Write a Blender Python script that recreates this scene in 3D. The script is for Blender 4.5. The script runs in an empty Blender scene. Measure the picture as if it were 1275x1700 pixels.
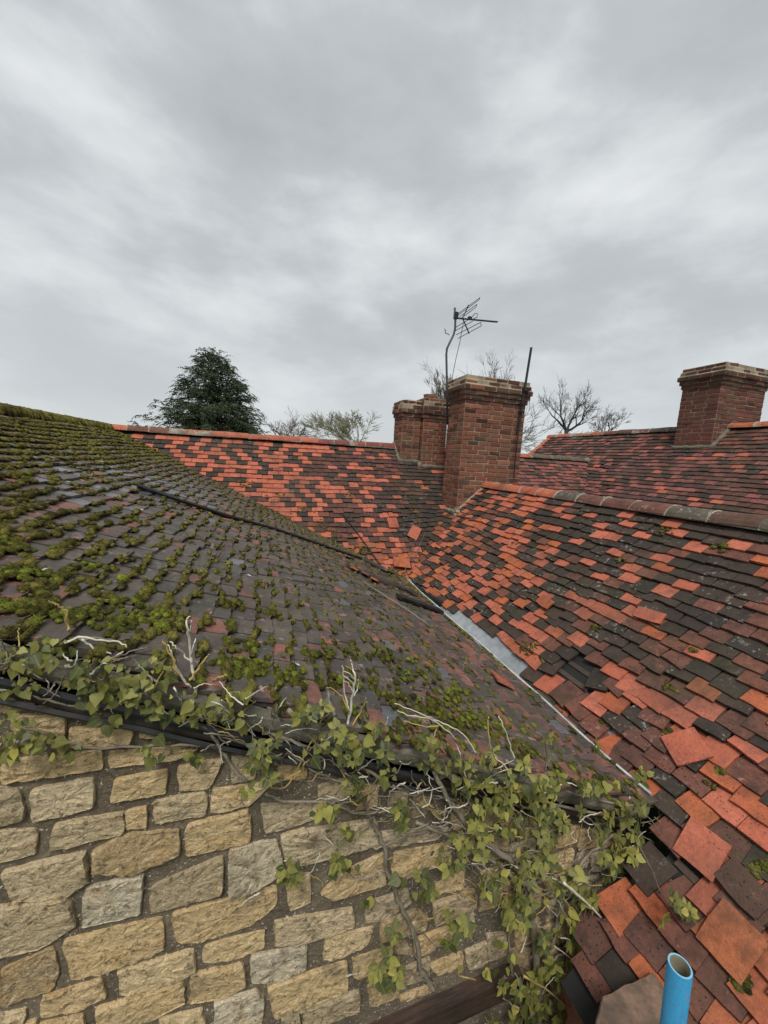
import bpy, bmesh, math, random
import numpy as np
from mathutils import Vector, Matrix, noise

# ------------------------------------------------------------------ camera
W, H = 1275.0, 1700.0
F, S = 622.0, 0.057
V1 = (437.0, 752.0)
ZC = 4.4                                   # eye height above the ground
_rho = math.atan(S)
_hc = V1[1] + S*(W/2 - V1[0])
_p = math.atan((H/2 - _hc)*math.cos(_rho)/F)
_fw = np.array([0, math.cos(_p), -math.sin(_p)])
_up0 = np.array([0, math.sin(_p), math.cos(_p)]); _rt0 = np.array([1., 0, 0])
_rt = math.cos(_rho)*_rt0 + math.sin(_rho)*_up0
_up = -math.sin(_rho)*_rt0 + math.cos(_rho)*_up0
_r = _fw + _rt*(V1[0]-W/2)/F + _up*(H/2-V1[1])/F
_a = math.atan2(_r[0], _r[1])
_d1 = np.array([math.sin(_a), math.cos(_a), 0]); _dw = np.array([math.cos(_a), -math.sin(_a), 0])
_M = np.array([_dw, _d1, [0, 0, 1]])        # photo frame -> building frame
FW, RT, UP = _M@_fw, _M@_rt, _M@_up
CAM = np.array([0, 0, ZC])
def ray(u, v): return FW + RT*(u-W/2)/F + UP*(H/2-v)/F
def proj(P):
    P = np.asarray(P, float) - CAM
    d = P@FW
    d = np.where(np.abs(d) < 1e-6, 1e-6, d)
    return W/2 + F*(P@RT)/d, H/2 - F*(P@UP)/d, d
def hit(u, v, P, n):
    r = ray(u, v); return CAM + r*(np.dot(np.asarray(P)-CAM, n)/np.dot(r, n))

sc = bpy.context.scene
cd = bpy.data.cameras.new('camera'); cam = bpy.data.objects.new('camera', cd)
sc.collection.objects.link(cam); sc.camera = cam
cd.sensor_width = 36; cd.sensor_fit = 'AUTO'; cd.lens = F/H*36
cd.clip_start = 0.02; cd.clip_end = 3000
cam.matrix_world = Matrix(((RT[0], UP[0], -FW[0], 0), (RT[1], UP[1], -FW[1], 0), (RT[2], UP[2], -FW[2], ZC), (0, 0, 0, 1)))

# ------------------------------------------------------------------ sky, sun, exposure
EXPO = 0.95
SUN_EL, SUN_AZ = math.radians(58), math.radians(205)   # azimuth clockwise from +Y
wd = bpy.data.worlds.new('World'); sc.world = wd; wd.use_nodes = True
nt = wd.node_tree; nt.nodes.clear()
def N(t, ty, **k):
    n = t.nodes.new(ty)
    for a, b in k.items(): setattr(n, a, b)
    return n
def world_nodes():
    L = nt.links.new
    tc = N(nt, 'ShaderNodeTexCoord')
    sep = N(nt, 'ShaderNodeSeparateXYZ'); L(tc.outputs['Generated'], sep.inputs[0])
    az = N(nt, 'ShaderNodeMath', operation='ABSOLUTE'); L(sep.outputs[2], az.inputs[0])
    mp = N(nt, 'ShaderNodeMapping'); L(tc.outputs['Generated'], mp.inputs[0])
    mp.inputs['Location'].default_value = (1.35, 0.4, 2.2); mp.inputs['Scale'].default_value = (1.15, 1.15, 2.7)
    n1 = N(nt, 'ShaderNodeTexNoise'); L(mp.outputs[0], n1.inputs['Vector'])
    n1.inputs['Scale'].default_value = 2.1; n1.inputs['Detail'].default_value = 9; n1.inputs['Roughness'].default_value = 0.53
    n1.inputs['Distortion'].default_value = 0.1
    r1 = N(nt, 'ShaderNodeValToRGB'); L(n1.outputs['Fac'], r1.inputs[0])
    e = r1.color_ramp.elements
    e[0].position = 0.28; e[0].color = (0.455, 0.478, 0.500, 1)
    e[1].position = 0.74; e[1].color = (0.86, 0.89, 0.905, 1)
    m = e.new(0.47); m.color = (0.55, 0.577, 0.602, 1)
    m = e.new(0.58); m.color = (0.69, 0.72, 0.74, 1)
    # even, paler layer low over the horizon
    hz = N(nt, 'ShaderNodeMapRange'); L(az.outputs[0], hz.inputs[0])
    hz.inputs[1].default_value = 0.0; hz.inputs[2].default_value = 0.32; hz.inputs[3].default_value = 0.7; hz.inputs[4].default_value = 0.0
    mx = N(nt, 'ShaderNodeMix', data_type='RGBA'); L(hz.outputs[0], mx.inputs[0]); L(r1.outputs[0], mx.inputs[6])
    mx.inputs[7].default_value = (0.69, 0.735, 0.745, 1)
    sky = N(nt, 'ShaderNodeTexSky', sky_type='NISHITA', sun_disc=False)
    sky.sun_elevation = SUN_EL; sky.sun_rotation = SUN_AZ
    ss = N(nt, 'ShaderNodeVectorMath', operation='SCALE'); L(sky.outputs[0], ss.inputs[0]); ss.inputs['Scale'].default_value = 0.06
    gn = N(nt, 'ShaderNodeVectorMath', operation='SCALE'); L(mx.outputs[2], gn.inputs[0]); gn.inputs['Scale'].default_value = 1/2**EXPO
    m2 = N(nt, 'ShaderNodeMix', data_type='RGBA'); m2.inputs[0].default_value = 0.97
    L(ss.outputs[0], m2.inputs[6]); L(gn.outputs[0], m2.inputs[7])
    bg = N(nt, 'ShaderNodeBackground'); L(m2.outputs[2], bg.inputs[0]); bg.inputs[1].default_value = 1.0
    out = N(nt, 'ShaderNodeOutputWorld'); L(bg.outputs[0], out.inputs[0])
world_nodes()
sl = bpy.data.lights.new('sun', 'SUN'); so = bpy.data.objects.new('sun', sl); sc.collection.objects.link(so)
sl.energy = 1.5; sl.angle = math.radians(20); sl.color = (1.0, 0.965, 0.91)
so.location = (-3, -6, 14)
_sd = Vector((math.sin(SUN_AZ)*math.cos(SUN_EL), math.cos(SUN_AZ)*math.cos(SUN_EL), math.sin(SUN_EL)))
so.rotation_euler = _sd.to_track_quat('Z', 'Y').to_euler()
vs = sc.view_settings
vs.view_transform = 'Standard'; vs.look = 'None'; vs.exposure = EXPO; vs.gamma = 1.0; vs.use_curve_mapping = False
sc.cycles.max_bounces = 4; sc.cycles.diffuse_bounces = 2; sc.cycles.use_adaptive_sampling = True; sc.cycles.adaptive_threshold = 0.02; sc.cycles.use_denoising = True

R = random.Random(11)
C = sc.collection

# ------------------------------------------------------------------ materials
def new_mat(name):
    m = bpy.data.materials.new(name); m.use_nodes = True
    t = m.node_tree; b = t.nodes['Principled BSDF']
    return m, t, b
def ramp(t, src, stops):
    r = N(t, 'ShaderNodeValToRGB'); t.links.new(src, r.inputs[0])
    e = r.color_ramp.elements
    e[0].position, e[0].color = stops[0][0], (*stops[0][1], 1)
    e[1].position, e[1].color = stops[-1][0], (*stops[-1][1], 1)
    for p, c in stops[1:-1]:
        k = e.new(p); k.color = (*c, 1)
    return r.outputs[0]
def fac(t, src, lo, hi):
    r = N(t, 'ShaderNodeMapRange'); t.links.new(src, r.inputs[0])
    r.inputs[1].default_value = lo; r.inputs[2].default_value = hi
    r.interpolation_type = 'SMOOTHSTEP'
    return r.outputs[0]
def nz(t, scale, detail=4, rough=0.55, vec=None, dist=0.0):
    n = N(t, 'ShaderNodeTexNoise'); n.inputs['Scale'].default_value = scale
    n.inputs['Detail'].default_value = detail; n.inputs['Roughness'].default_value = rough
    n.inputs['Distortion'].default_value = dist
    if vec is None:
        g = N(t, 'ShaderNodeNewGeometry'); vec = g.outputs['Position']
    t.links.new(vec, n.inputs['Vector'])
    return n.outputs['Fac']
def vor(t, scale, vec=None):
    n = N(t, 'ShaderNodeTexVoronoi'); n.inputs['Scale'].default_value = scale
    if vec is None:
        g = N(t, 'ShaderNodeNewGeometry'); vec = g.outputs['Position']
    t.links.new(vec, n.inputs['Vector'])
    return n
def mix(t, f, a, b, mode='MIX'):
    m = N(t, 'ShaderNodeMix', data_type='RGBA', blend_type=mode)
    for s, v in ((0, f), (6, a), (7, b)):
        if isinstance(v, (int, float)): m.inputs[s].default_value = v
        elif isinstance(v, tuple): m.inputs[s].default_value = (*v, 1)
        else: t.links.new(v, m.inputs[s])
    return m.outputs[2]
def mul(t, a, b):
    m = N(t, 'ShaderNodeMath', operation='MULTIPLY')
    for s, v in ((0, a), (1, b)):
        if isinstance(v, (int, float)): m.inputs[s].default_value = v
        else: t.links.new(v, m.inputs[s])
    return m.outputs[0]
def bump(t, b, src, strength, dist=0.01):
    n = N(t, 'ShaderNodeBump'); n.inputs['Strength'].default_value = strength; n.inputs['Distance'].default_value = dist
    t.links.new(src, n.inputs['Height'])
    if b.inputs['Normal'].is_linked:
        t.links.new(b.inputs['Normal'].links[0].from_socket, n.inputs['Normal'])
    t.links.new(n.outputs[0], b.inputs['Normal'])
def rnd(t):
    """one random value per piece, whether the piece is an object or an island of a joined mesh"""
    o = N(t, 'ShaderNodeObjectInfo'); g = N(t, 'ShaderNodeNewGeometry')
    a = N(t, 'ShaderNodeMath', operation='ADD'); t.links.new(o.outputs['Random'], a.inputs[0]); t.links.new(g.outputs['Random Per Island'], a.inputs[1])
    f = N(t, 'ShaderNodeMath', operation='FRACT'); t.links.new(a.outputs[0], f.inputs[0])
    return f.outputs[0]
def link(t, a, b): t.links.new(a, b)

def tile_mat(name, stops, dark, dark_amt, lichen=0.0, dots=0.0, rough=0.72, moss=0.0, patch=None, patch_lo=0.55, patch_hi=0.62, spec=0.18, grime=0.85):
    m, t, b = new_mat(name)
    r = rnd(t)
    col = ramp(t, r, stops)
    n1 = nz(t, 9, 5, 0.6); n2 = nz(t, 60, 4, 0.6); n3 = nz(t, 230, 3, 0.6)
    col = mix(t, mul(t, fac(t, n1, 0.42, 0.75), dark_amt), col, dark)
    if patch:
        pn = nz(t, 13, 6, 0.68, dist=0.4)
        col = mix(t, fac(t, pn, patch_lo, patch_hi), col, patch)
    col = mix(t, mul(t, fac(t, n2, 0.35, 0.75), 0.65), col, mix(t, 0.65, col, dark))
    col = mix(t, 0.35, col, ramp(t, n3, [(0.25, (0.35, 0.35, 0.35)), (0.75, (1.5, 1.5, 1.5))]), 'MULTIPLY')
    nb = nz(t, 1.7, 5, 0.6); ns = nz(t, 28, 5, 0.7, dist=0.5)
    col = mix(t, mul(t, fac(t, nb, 0.45, 0.70), grime), col, mix(t, 0.62, col, (0.07, 0.055, 0.042)))
    col = mix(t, mul(t, fac(t, ns, 0.50, 0.68), 0.55), col, mix(t, 0.6, col, dark))
    col = mix(t, mul(t, fac(t, ns, 0.40, 0.28), 0.28), col, mix(t, 0.5, col, (0.5, 0.33, 0.22)))
    if dots:
        v = vor(t, 55); ln = nz(t, 4, 3, 0.5)
        col = mix(t, mul(t, mul(t, fac(t, v.outputs['Distance'], 0.24, 0.17), fac(t, ln, 0.46, 0.58)), dots), col, (0.012, 0.012, 0.012))
    if lichen:
        ln = nz(t, 26, 6, 0.7); lm = nz(t, 2.3, 2, 0.5)
        col = mix(t, mul(t, mul(t, fac(t, ln, 0.56, 0.66), fac(t, lm, 0.45, 0.6)), lichen), col, (0.42, 0.42, 0.38))
    if moss:
        ln = nz(t, 34, 6, 0.72); lm = nz(t, 1.6, 3, 0.5)
        col = mix(t, mul(t, mul(t, fac(t, ln, 0.5, 0.62), fac(t, lm, 0.5, 0.62)), moss), col, (0.045, 0.06, 0.018))
    link(t, col, b.inputs['Base Color'])
    rr = N(t, 'ShaderNodeMapRange'); link(t, n1, rr.inputs[0]); rr.inputs[3].default_value = rough-0.18; rr.inputs[4].default_value = rough+0.16
    link(t, rr.outputs[0], b.inputs['Roughness'])
    b.inputs['Specular IOR Level'].default_value = spec
    bump(t, b, n2, 0.45, 0.007); bump(t, b, n3, 0.5, 0.0025)
    return m

MAT = {}
MAT['bright'] = tile_mat('clay_bright', [(0, (0.47, 0.128, 0.072)), (0.5, (0.53, 0.16, 0.095)), (1, (0.40, 0.11, 0.058))], (0.17, 0.065, 0.05), 0.7, dots=0.6, lichen=0.12)
MAT['orange'] = tile_mat('clay_orange', [(0, (0.47, 0.135, 0.055)), (0.5, (0.42, 0.11, 0.05)), (1, (0.52, 0.17, 0.075))], (0.15, 0.06, 0.035), 0.75, dots=0.5, moss=0.3)
MAT['brown'] = tile_mat('clay_brown', [(0, (0.165, 0.068, 0.048)), (0.5, (0.20, 0.076, 0.052)), (1, (0.115, 0.056, 0.043))], (0.045, 0.03, 0.025), 0.85, lichen=0.2, dots=0.9, moss=0.5, patch=(0.36, 0.12, 0.07), patch_lo=0.6, patch_hi=0.72)
MAT['purple'] = tile_mat('clay_purple', [(0, (0.085, 0.042, 0.037)), (0.5, (0.12, 0.052, 0.043)), (1, (0.06, 0.040, 0.036))], (0.035, 0.025, 0.025), 0.5, lichen=0.25, moss=0.5)
MAT['char'] = tile_mat('clay_charcoal', [(0, (0.044, 0.035, 0.028)), (0.5, (0.070, 0.048, 0.037)), (1, (0.037, 0.032, 0.028))], (0.022, 0.019, 0.017), 0.6, lichen=0.55, moss=0.6)
MAT['pink'] = tile_mat('clay_dusky_pink', [(0, (0.30, 0.105, 0.088)), (0.5, (0.22, 0.085, 0.073)), (1, (0.36, 0.12, 0.092))], (0.08, 0.042, 0.038), 0.9, lichen=0.2, moss=0.3)
MAT['slate'] = tile_mat('weathered_dark_tile', [(0, (0.072, 0.064, 0.055)), (0.35, (0.098, 0.085, 0.070)), (0.7, (0.135, 0.105, 0.080)), (1, (0.086, 0.081, 0.074))], (0.034, 0.030, 0.027), 0.7, moss=0.7, lichen=0.3, rough=0.5, spec=0.3, patch=(0.36, 0.18, 0.125), patch_lo=0.615, patch_hi=0.635)
MAT['flaked'] = tile_mat('flaked_tile', [(0, (0.24, 0.105, 0.075)), (0.5, (0.31, 0.125, 0.085)), (1, (0.17, 0.085, 0.07))], (0.07, 0.055, 0.05), 0.8, lichen=0.25, rough=0.6, patch=(0.10, 0.08, 0.078), patch_lo=0.5, patch_hi=0.55)
MAT['wet'] = tile_mat('wet_tile', [(0, (0.10, 0.105, 0.115)), (1, (0.16, 0.165, 0.175))], (0.05, 0.05, 0.055), 0.5, rough=0.30, spec=0.9)
MAT['ridge_red'] = tile_mat('ridge_clay', [(0, (0.46, 0.12, 0.065)), (0.5, (0.54, 0.155, 0.075)), (1, (0.42, 0.12, 0.075))], (0.14, 0.055, 0.04), 0.7, lichen=0.3, moss=0.4)
MAT['ridge_old'] = tile_mat('ridge_clay_old', [(0, (0.15, 0.066, 0.05)), (0.5, (0.22, 0.078, 0.055)), (1, (0.12, 0.07, 0.05))], (0.05, 0.038, 0.03), 0.7, lichen=0.5, moss=0.6)
MAT['ridge_maroon'] = tile_mat('ridge_clay_maroon', [(0, (0.22, 0.058, 0.05)), (0.5, (0.27, 0.07, 0.058)), (1, (0.19, 0.058, 0.05))], (0.06, 0.035, 0.03), 0.6, lichen=0.2)
MAT['ridge_grey'] = tile_mat('ridge_mossy_grey', [(0, (0.105, 0.088, 0.068)), (1, (0.14, 0.12, 0.09))], (0.045, 0.04, 0.03), 0.6, lichen=0.7, moss=0.9)

def simple(name, col, rough=0.8, ns=30, amt=0.5, bs=0.3, bd=0.004, metal=0.0, col2=None, ns2=4):
    m, t, b = new_mat(name)
    n1 = nz(t, ns, 5, 0.6); n2 = nz(t, ns2, 4, 0.55)
    c2 = col2 or tuple(x*0.35 for x in col)
    c = mix(t, mul(t, fac(t, n2, 0.38, 0.68), amt), col, c2)
    c = mix(t, 0.4, c, ramp(t, n1, [(0.3, (0.5, 0.5, 0.5)), (0.7, (1.4, 1.4, 1.4))]), 'MULTIPLY')
    link(t, c, b.inputs['Base Color']); b.inputs['Roughness'].default_value = rough; b.inputs['Metallic'].default_value = metal
    bump(t, b, n1, bs, bd)
    return m
MAT['felt'] = simple('black_felt', (0.012, 0.012, 0.012), 0.75, 40, 0.3, 0.5)
MAT['black'] = simple('black_plastic', (0.016, 0.016, 0.017), 0.42, 60, 0.2, 0.2, col2=(0.05, 0.05, 0.045))
MAT['darkwood'] = simple('dark_timber', (0.05, 0.036, 0.025), 0.85, 22, 0.7, 0.7, 0.006, col2=(0.02, 0.016, 0.012))
MAT['lintel'] = simple('brown_timber', (0.045, 0.026, 0.017), 0.7, 14, 0.7, 0.5, 0.004, col2=(0.018, 0.012, 0.009))
def grain(m, sx):
    t = m.node_tree; g = N(t, 'ShaderNodeNewGeometry'); k = N(t, 'ShaderNodeMapping'); k.inputs['Scale'].default_value = (sx, 60, 60); t.links.new(g.outputs['Position'], k.inputs[0])
    b = t.nodes['Principled BSDF']; n = nz(t, 1.0, 5, 0.65, k.outputs[0]); src = b.inputs['Base Color'].links[0].from_socket
    link(t, mix(t, 0.9, src, ramp(t, n, [(0.3, (0.35, 0.35, 0.35)), (0.7, (1.9, 1.8, 1.7))]), 'MULTIPLY'), b.inputs['Base Color']); bump(t, b, n, 0.7, 0.006)
grain(MAT['lintel'], 4)
MAT['batten'] = simple('batten_wood', (0.075, 0.052, 0.035), 0.85, 50, 0.5)  # wood colour darkened to carry the shade inside the tile holes
MAT['lead'] = simple('grey_lead', (0.33, 0.355, 0.37), 0.55, 14, 0.9, 0.15, 0.004, metal=0.25, col2=(0.22, 0.24, 0.26), ns2=3)
MAT['lip'] = simple('white_metal_lip', (0.55, 0.56, 0.56), 0.5, 30, 0.6, 0.2, col2=(0.2, 0.19, 0.17), ns2=9)
MAT['fillet'] = simple('verge_cement', (0.17, 0.155, 0.115), 0.95, 45, 0.8, 0.9, 0.006, col2=(0.075, 0.075, 0.05), ns2=6)
MAT['bedding'] = simple('ridge_mortar', (0.30, 0.27, 0.21), 0.95, 55, 0.8, 0.8, 0.005, col2=(0.10, 0.095, 0.06), ns2=7)
MAT['steel'] = simple('grey_steel', (0.10, 0.10, 0.105), 0.5, 80, 0.4, 0.1, metal=0.6)
MAT['dark_steel'] = simple('dark_steel', (0.022, 0.022, 0.024), 0.5, 80, 0.4, 0.1, metal=0.3)
MAT['cable'] = simple('grey_cable', (0.16, 0.16, 0.13), 0.6, 80, 0.4, 0.1)
MAT['slab'] = simple('brown_slab', (0.20, 0.125, 0.085), 0.85, 55, 0.9, 0.7, 0.006, col2=(0.09, 0.065, 0.045), ns2=14)
MAT['wallside'] = simple('rubble_wall', (0.30, 0.23, 0.14), 0.95, 12, 0.8, 0.8, 0.02, col2=(0.12, 0.1, 0.07))
MAT['grass'] = simple('grass', (0.06, 0.085, 0.03), 0.95, 3, 0.6, 0.5, 0.03, col2=(0.045, 0.055, 0.025), ns2=0.3)
MAT['bird'] = simple('bird_dark', (0.03, 0.03, 0.03), 0.9)
MAT['white'] = simple('white_splash', (0.62, 0.60, 0.56), 0.8, 60, 0.4)
MAT['bark'] = simple('bark_grey', (0.19, 0.17, 0.135), 0.9, 9, 0.7, 0.6, 0.02, col2=(0.06, 0.052, 0.042), ns2=2)
MAT['bark_olive'] = simple('bark_olive', (0.21, 0.20, 0.12), 0.9, 9, 0.6, 0.5, 0.02, col2=(0.10, 0.095, 0.055), ns2=2)
MAT['bark_dark'] = simple('bark_dark', (0.055, 0.048, 0.04), 0.9, 9, 0.7, 0.6, 0.02)
MAT['birch'] = simple('bark_birch', (0.42, 0.43, 0.40), 0.85, 5, 1.0, 0.5, 0.02, col2=(0.06, 0.06, 0.055), ns2=2.5)
MAT['ivy_stem'] = simple('ivy_stem_grey', (0.25, 0.215, 0.16), 0.85, 60, 0.7, 0.5, 0.003, col2=(0.10, 0.085, 0.06), ns2=12)
MAT['dead_twig'] = simple('bleached_twig', (0.60, 0.56, 0.46), 0.8, 60, 0.5, 0.4, 0.002, col2=(0.32, 0.29, 0.22), ns2=14)
MAT['yellow_stem'] = simple('yellow_stem', (0.42, 0.30, 0.09), 0.7, 60, 0.6, 0.3, 0.002, col2=(0.22, 0.17, 0.06), ns2=14)

def brick_mat(name, base, b2):
    m, t, b = new_mat(name)
    r = rnd(t)
    col = ramp(t, r, [(0, base), (0.3, b2), (0.55, base), (0.8, tuple(x*0.55 for x in base)), (1, tuple(min(1, x*1.35) for x in base))])
    n1 = nz(t, 12, 5, 0.65); n2 = nz(t, 90, 4, 0.65); n3 = nz(t, 3.2, 4, 0.6)
    col = mix(t, mul(t, fac(t, n1, 0.5, 0.78), 0.7), col, (0.06, 0.035, 0.025))
    col = mix(t, mul(t, fac(t, n3, 0.46, 0.68), 0.6), col, (0.13, 0.095, 0.065))
    col = mix(t, 0.5, col, ramp(t, n2, [(0.25, (0.45, 0.45, 0.45)), (0.75, (1.45, 1.45, 1.45))]), 'MULTIPLY')
    link(t, col, b.inputs['Base Color']); b.inputs['Roughness'].default_value = 0.9; b.inputs['Specular IOR Level'].default_value = 0.25
    bump(t, b, n1, 0.5, 0.01); bump(t, b, n2, 0.6, 0.004)
    return m
MAT['brick'] = brick_mat('brick_red', (0.235, 0.088, 0.055), (0.18, 0.09, 0.058))
MAT['brick_dark'] = brick_mat('brick_sooty', (0.10, 0.042, 0.032), (0.075, 0.048, 0.036))
MAT['brick_right'] = brick_mat('brick_maroon', (0.17, 0.06, 0.046), (0.13, 0.056, 0.043))
MAT['mortar'] = simple('lime_mortar', (0.36, 0.30, 0.21), 0.95, 60, 0.95, 0.7, 0.004, col2=(0.16, 0.13, 0.09), ns2=3.5)

def stone_mat(name, c1, c2, c3):
    m, t, b = new_mat(name)
    r = rnd(t)
    col = ramp(t, r, [(0, c1), (0.25, c2), (0.5, c3), (0.7, tuple(q*0.72 for q in c2)), (0.85, (0.60, 0.52, 0.38)), (1, c1)])
    n1 = nz(t, 10, 6, 0.62, dist=0.6); n2 = nz(t, 48, 5, 0.68); n3 = nz(t, 200, 3, 0.6); n4 = nz(t, 6, 5, 0.6, dist=0.3)
    col = mix(t, mul(t, fac(t, n1, 0.52, 0.74), 0.65), col, (0.46, 0.27, 0.10))          # ochre stains
    col = mix(t, mul(t, fac(t, n4, 0.54, 0.72), 0.75), col, (0.15, 0.125, 0.085))          # grey weathering
    col = mix(t, mul(t, fac(t, n2, 0.53, 0.66), 0.75), col, (0.12, 0.095, 0.06))
    col = mix(t, mul(t, fac(t, n2, 0.45, 0.32), 0.6), col, (0.70, 0.59, 0.41))
    v = vor(t, 85); ln = nz(t, 5, 3, 0.5)
    col = mix(t, mul(t, fac(t, v.outputs['Distance'], 0.26, 0.14), mul(t, fac(t, ln, 0.5, 0.66), 0.8)), col, (0.62, 0.60, 0.55))
    col = mix(t, 0.5, col, ramp(t, n3, [(0.25, (0.5, 0.5, 0.5)), (0.75, (1.4, 1.4, 1.4))]), 'MULTIPLY')
    link(t, col, b.inputs['Base Color']); b.inputs['Roughness'].default_value = 0.92; b.inputs['Specular IOR Level'].default_value = 0.2
    bump(t, b, n1, 0.8, 0.03); bump(t, b, n2, 0.95, 0.016); bump(t, b, n3, 0.7, 0.004)
    return m
MAT['stone'] = stone_mat('limestone', (0.63, 0.465, 0.245), (0.57, 0.41, 0.215), (0.67, 0.515, 0.295))
MAT['stone_grey'] = stone_mat('limestone_grey', (0.52, 0.41, 0.25), (0.56, 0.44, 0.27), (0.45, 0.365, 0.235))
def wall_mortar():
    m, t, b = new_mat('gritty_mortar')
    n1 = nz(t, 7, 5, 0.6); n2 = nz(t, 70, 5, 0.7)
    col = ramp(t, n1, [(0.3, (0.10, 0.078, 0.052)), (0.55, (0.17, 0.135, 0.09)), (0.75, (0.23, 0.185, 0.125))])
    col = mix(t, 0.6, col, ramp(t, n2, [(0.3, (0.35, 0.35, 0.35)), (0.7, (1.5, 1.5, 1.5))]), 'MULTIPLY')
    wv = N(t, 'ShaderNodeVectorMath', operation='ADD'); wn = N(t, 'ShaderNodeTexNoise'); wn.inputs['Scale'].default_value = 90; gg = N(t, 'ShaderNodeNewGeometry'); link(t, gg.outputs['Position'], wn.inputs['Vector'])
    ws = N(t, 'ShaderNodeVectorMath', operation='SCALE'); link(t, wn.outputs['Color'], ws.inputs[0]); ws.inputs['Scale'].default_value = 0.02; link(t, gg.outputs['Position'], wv.inputs[0]); link(t, ws.outputs[0], wv.inputs[1])
    v = vor(t, 75, wv.outputs[0]); v2 = vor(t, 150, wv.outputs[0])
    w = N(t, 'ShaderNodeMath', operation='GREATER_THAN'); sp = N(t, 'ShaderNodeSeparateColor'); link(t, v.outputs['Color'], sp.inputs[0]); link(t, sp.outputs[0], w.inputs[0]); w.inputs[1].default_value = 0.8
    col = mix(t, mul(t, fac(t, v.outputs['Distance'], 0.30, 0.22), w.outputs[0]), col, (0.62, 0.58, 0.50))
    w2 = N(t, 'ShaderNodeMath', operation='GREATER_THAN'); sp2 = N(t, 'ShaderNodeSeparateColor'); link(t, v2.outputs['Color'], sp2.inputs[0]); link(t, sp2.outputs[0], w2.inputs[0]); w2.inputs[1].default_value = 0.8
    col = mix(t, mul(t, fac(t, v2.outputs['Distance'], 0.34, 0.24), w2.outputs[0]), col, (0.5, 0.45, 0.36))
    link(t, col, b.inputs['Base Color']); b.inputs['Roughness'].default_value = 0.95
    bump(t, b, n2, 0.9, 0.012); bump(t, b, n1, 0.6, 0.03)
    return m
MAT['wall_mortar'] = wall_mortar()
def moss_mat(name, stops):
    m, t, b = new_mat(name)
    r = rnd(t); n0 = nz(t, 1.5, 3, 0.5); n1 = nz(t, 28, 4, 0.6); n2 = nz(t, 260, 3, 0.7)
    a = N(t, 'ShaderNodeMath', operation='ADD'); link(t, mul(t, r, 0.45), a.inputs[0]); link(t, mul(t, n0, 0.75), a.inputs[1])
    col = ramp(t, a.outputs[0], stops)
    col = mix(t, 0.55, col, ramp(t, n1, [(0.3, (0.35, 0.35, 0.35)), (0.7, (1.6, 1.6, 1.6))]), 'MULTIPLY')
    col = mix(t, 0.8, col, ramp(t, n2, [(0.3, (0.3, 0.3, 0.3)), (0.72, (1.8, 1.8, 1.8))]), 'MULTIPLY')
    link(t, col, b.inputs['Base Color']); b.inputs['Roughness'].default_value = 1.0; b.inputs['Specular IOR Level'].default_value = 0.1
    bump(t, b, n2, 1.0, 0.008); bump(t, b, n1, 0.6, 0.015)
    return m
MAT['moss'] = moss_mat('moss', [(0.2, (0.034, 0.030, 0.012)), (0.42, (0.062, 0.062, 0.016)), (0.62, (0.105, 0.105, 0.022)), (0.95, (0.165, 0.17, 0.028))])
MAT['moss_dull'] = moss_mat('moss_dull', [(0.2, (0.05, 0.038, 0.016)), (0.45, (0.105, 0.09, 0.027)), (0.7, (0.17, 0.15, 0.037)), (0.95, (0.22, 0.205, 0.045))])
MAT['moss_bright'] = moss_mat('moss_bright', [(0.2, (0.09, 0.11, 0.02)), (0.5, (0.155, 0.18, 0.028)), (0.95, (0.23, 0.27, 0.033))])
MAT['moss_crust'] = moss_mat('moss_crust', [(0.2, (0.022, 0.019, 0.010)), (0.5, (0.045, 0.042, 0.015)), (0.95, (0.085, 0.08, 0.022))])
def leaf_mat(name, stops, vein=(0.26, 0.28, 0.13), rough=0.5, veins=True):
    m, t, b = new_mat(name)
    r = rnd(t); col = ramp(t, r, stops)
    n1 = nz(t, 30, 4, 0.6)
    col = mix(t, 0.45, col, ramp(t, n1, [(0.3, (0.55, 0.55, 0.5)), (0.7, (1.35, 1.35, 1.3))]), 'MULTIPLY')
    if veins:
        uv = N(t, 'ShaderNodeUVMap'); sp = N(t, 'ShaderNodeSeparateXYZ'); link(t, uv.outputs[0], sp.inputs[0])
        ab = N(t, 'ShaderNodeMath', operation='ABSOLUTE'); link(t, sp.outputs[0], ab.inputs[0])
        col = mix(t, mul(t, fac(t, ab.outputs[0], 0.05, 0.01), 0.3), col, vein)
        sb = N(t, 'ShaderNodeMath', operation='MULTIPLY_ADD'); link(t, ab.outputs[0], sb.inputs[0]); sb.inputs[1].default_value = -0.75; link(t, sp.outputs[1], sb.inputs[2])
        a2 = N(t, 'ShaderNodeMath', operation='ABSOLUTE'); link(t, sb.outputs[0], a2.inputs[0])
        col = mix(t, mul(t, fac(t, a2.outputs[0], 0.04, 0.01), 0.2), col, vein)
    link(t, col, b.inputs['Base Color']); b.inputs['Roughness'].default_value = rough
    b.inputs['Specular IOR Level'].default_value = 0.3
    tr = N(t, 'ShaderNodeBsdfTranslucent'); link(t, col, tr.inputs[0])
    ms = N(t, 'ShaderNodeMixShader'); ms.inputs[0].default_value = 0.22
    link(t, b.outputs[0], ms.inputs[1]); link(t, tr.outputs[0], ms.inputs[2])
    link(t, ms.outputs[0], t.nodes['Material Output'].inputs[0])
    return m
MAT['leaf_green'] = leaf_mat('ivy_green', [(0, (0.05, 0.062, 0.018)), (0.4, (0.095, 0.108, 0.032)), (0.75, (0.18, 0.175, 0.046)), (1, (0.095, 0.103, 0.028))])
MAT['leaf_light'] = leaf_mat('ivy_light', [(0, (0.21, 0.21, 0.052)), (0.5, (0.29, 0.27, 0.065)), (1, (0.18, 0.19, 0.045))])
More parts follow.
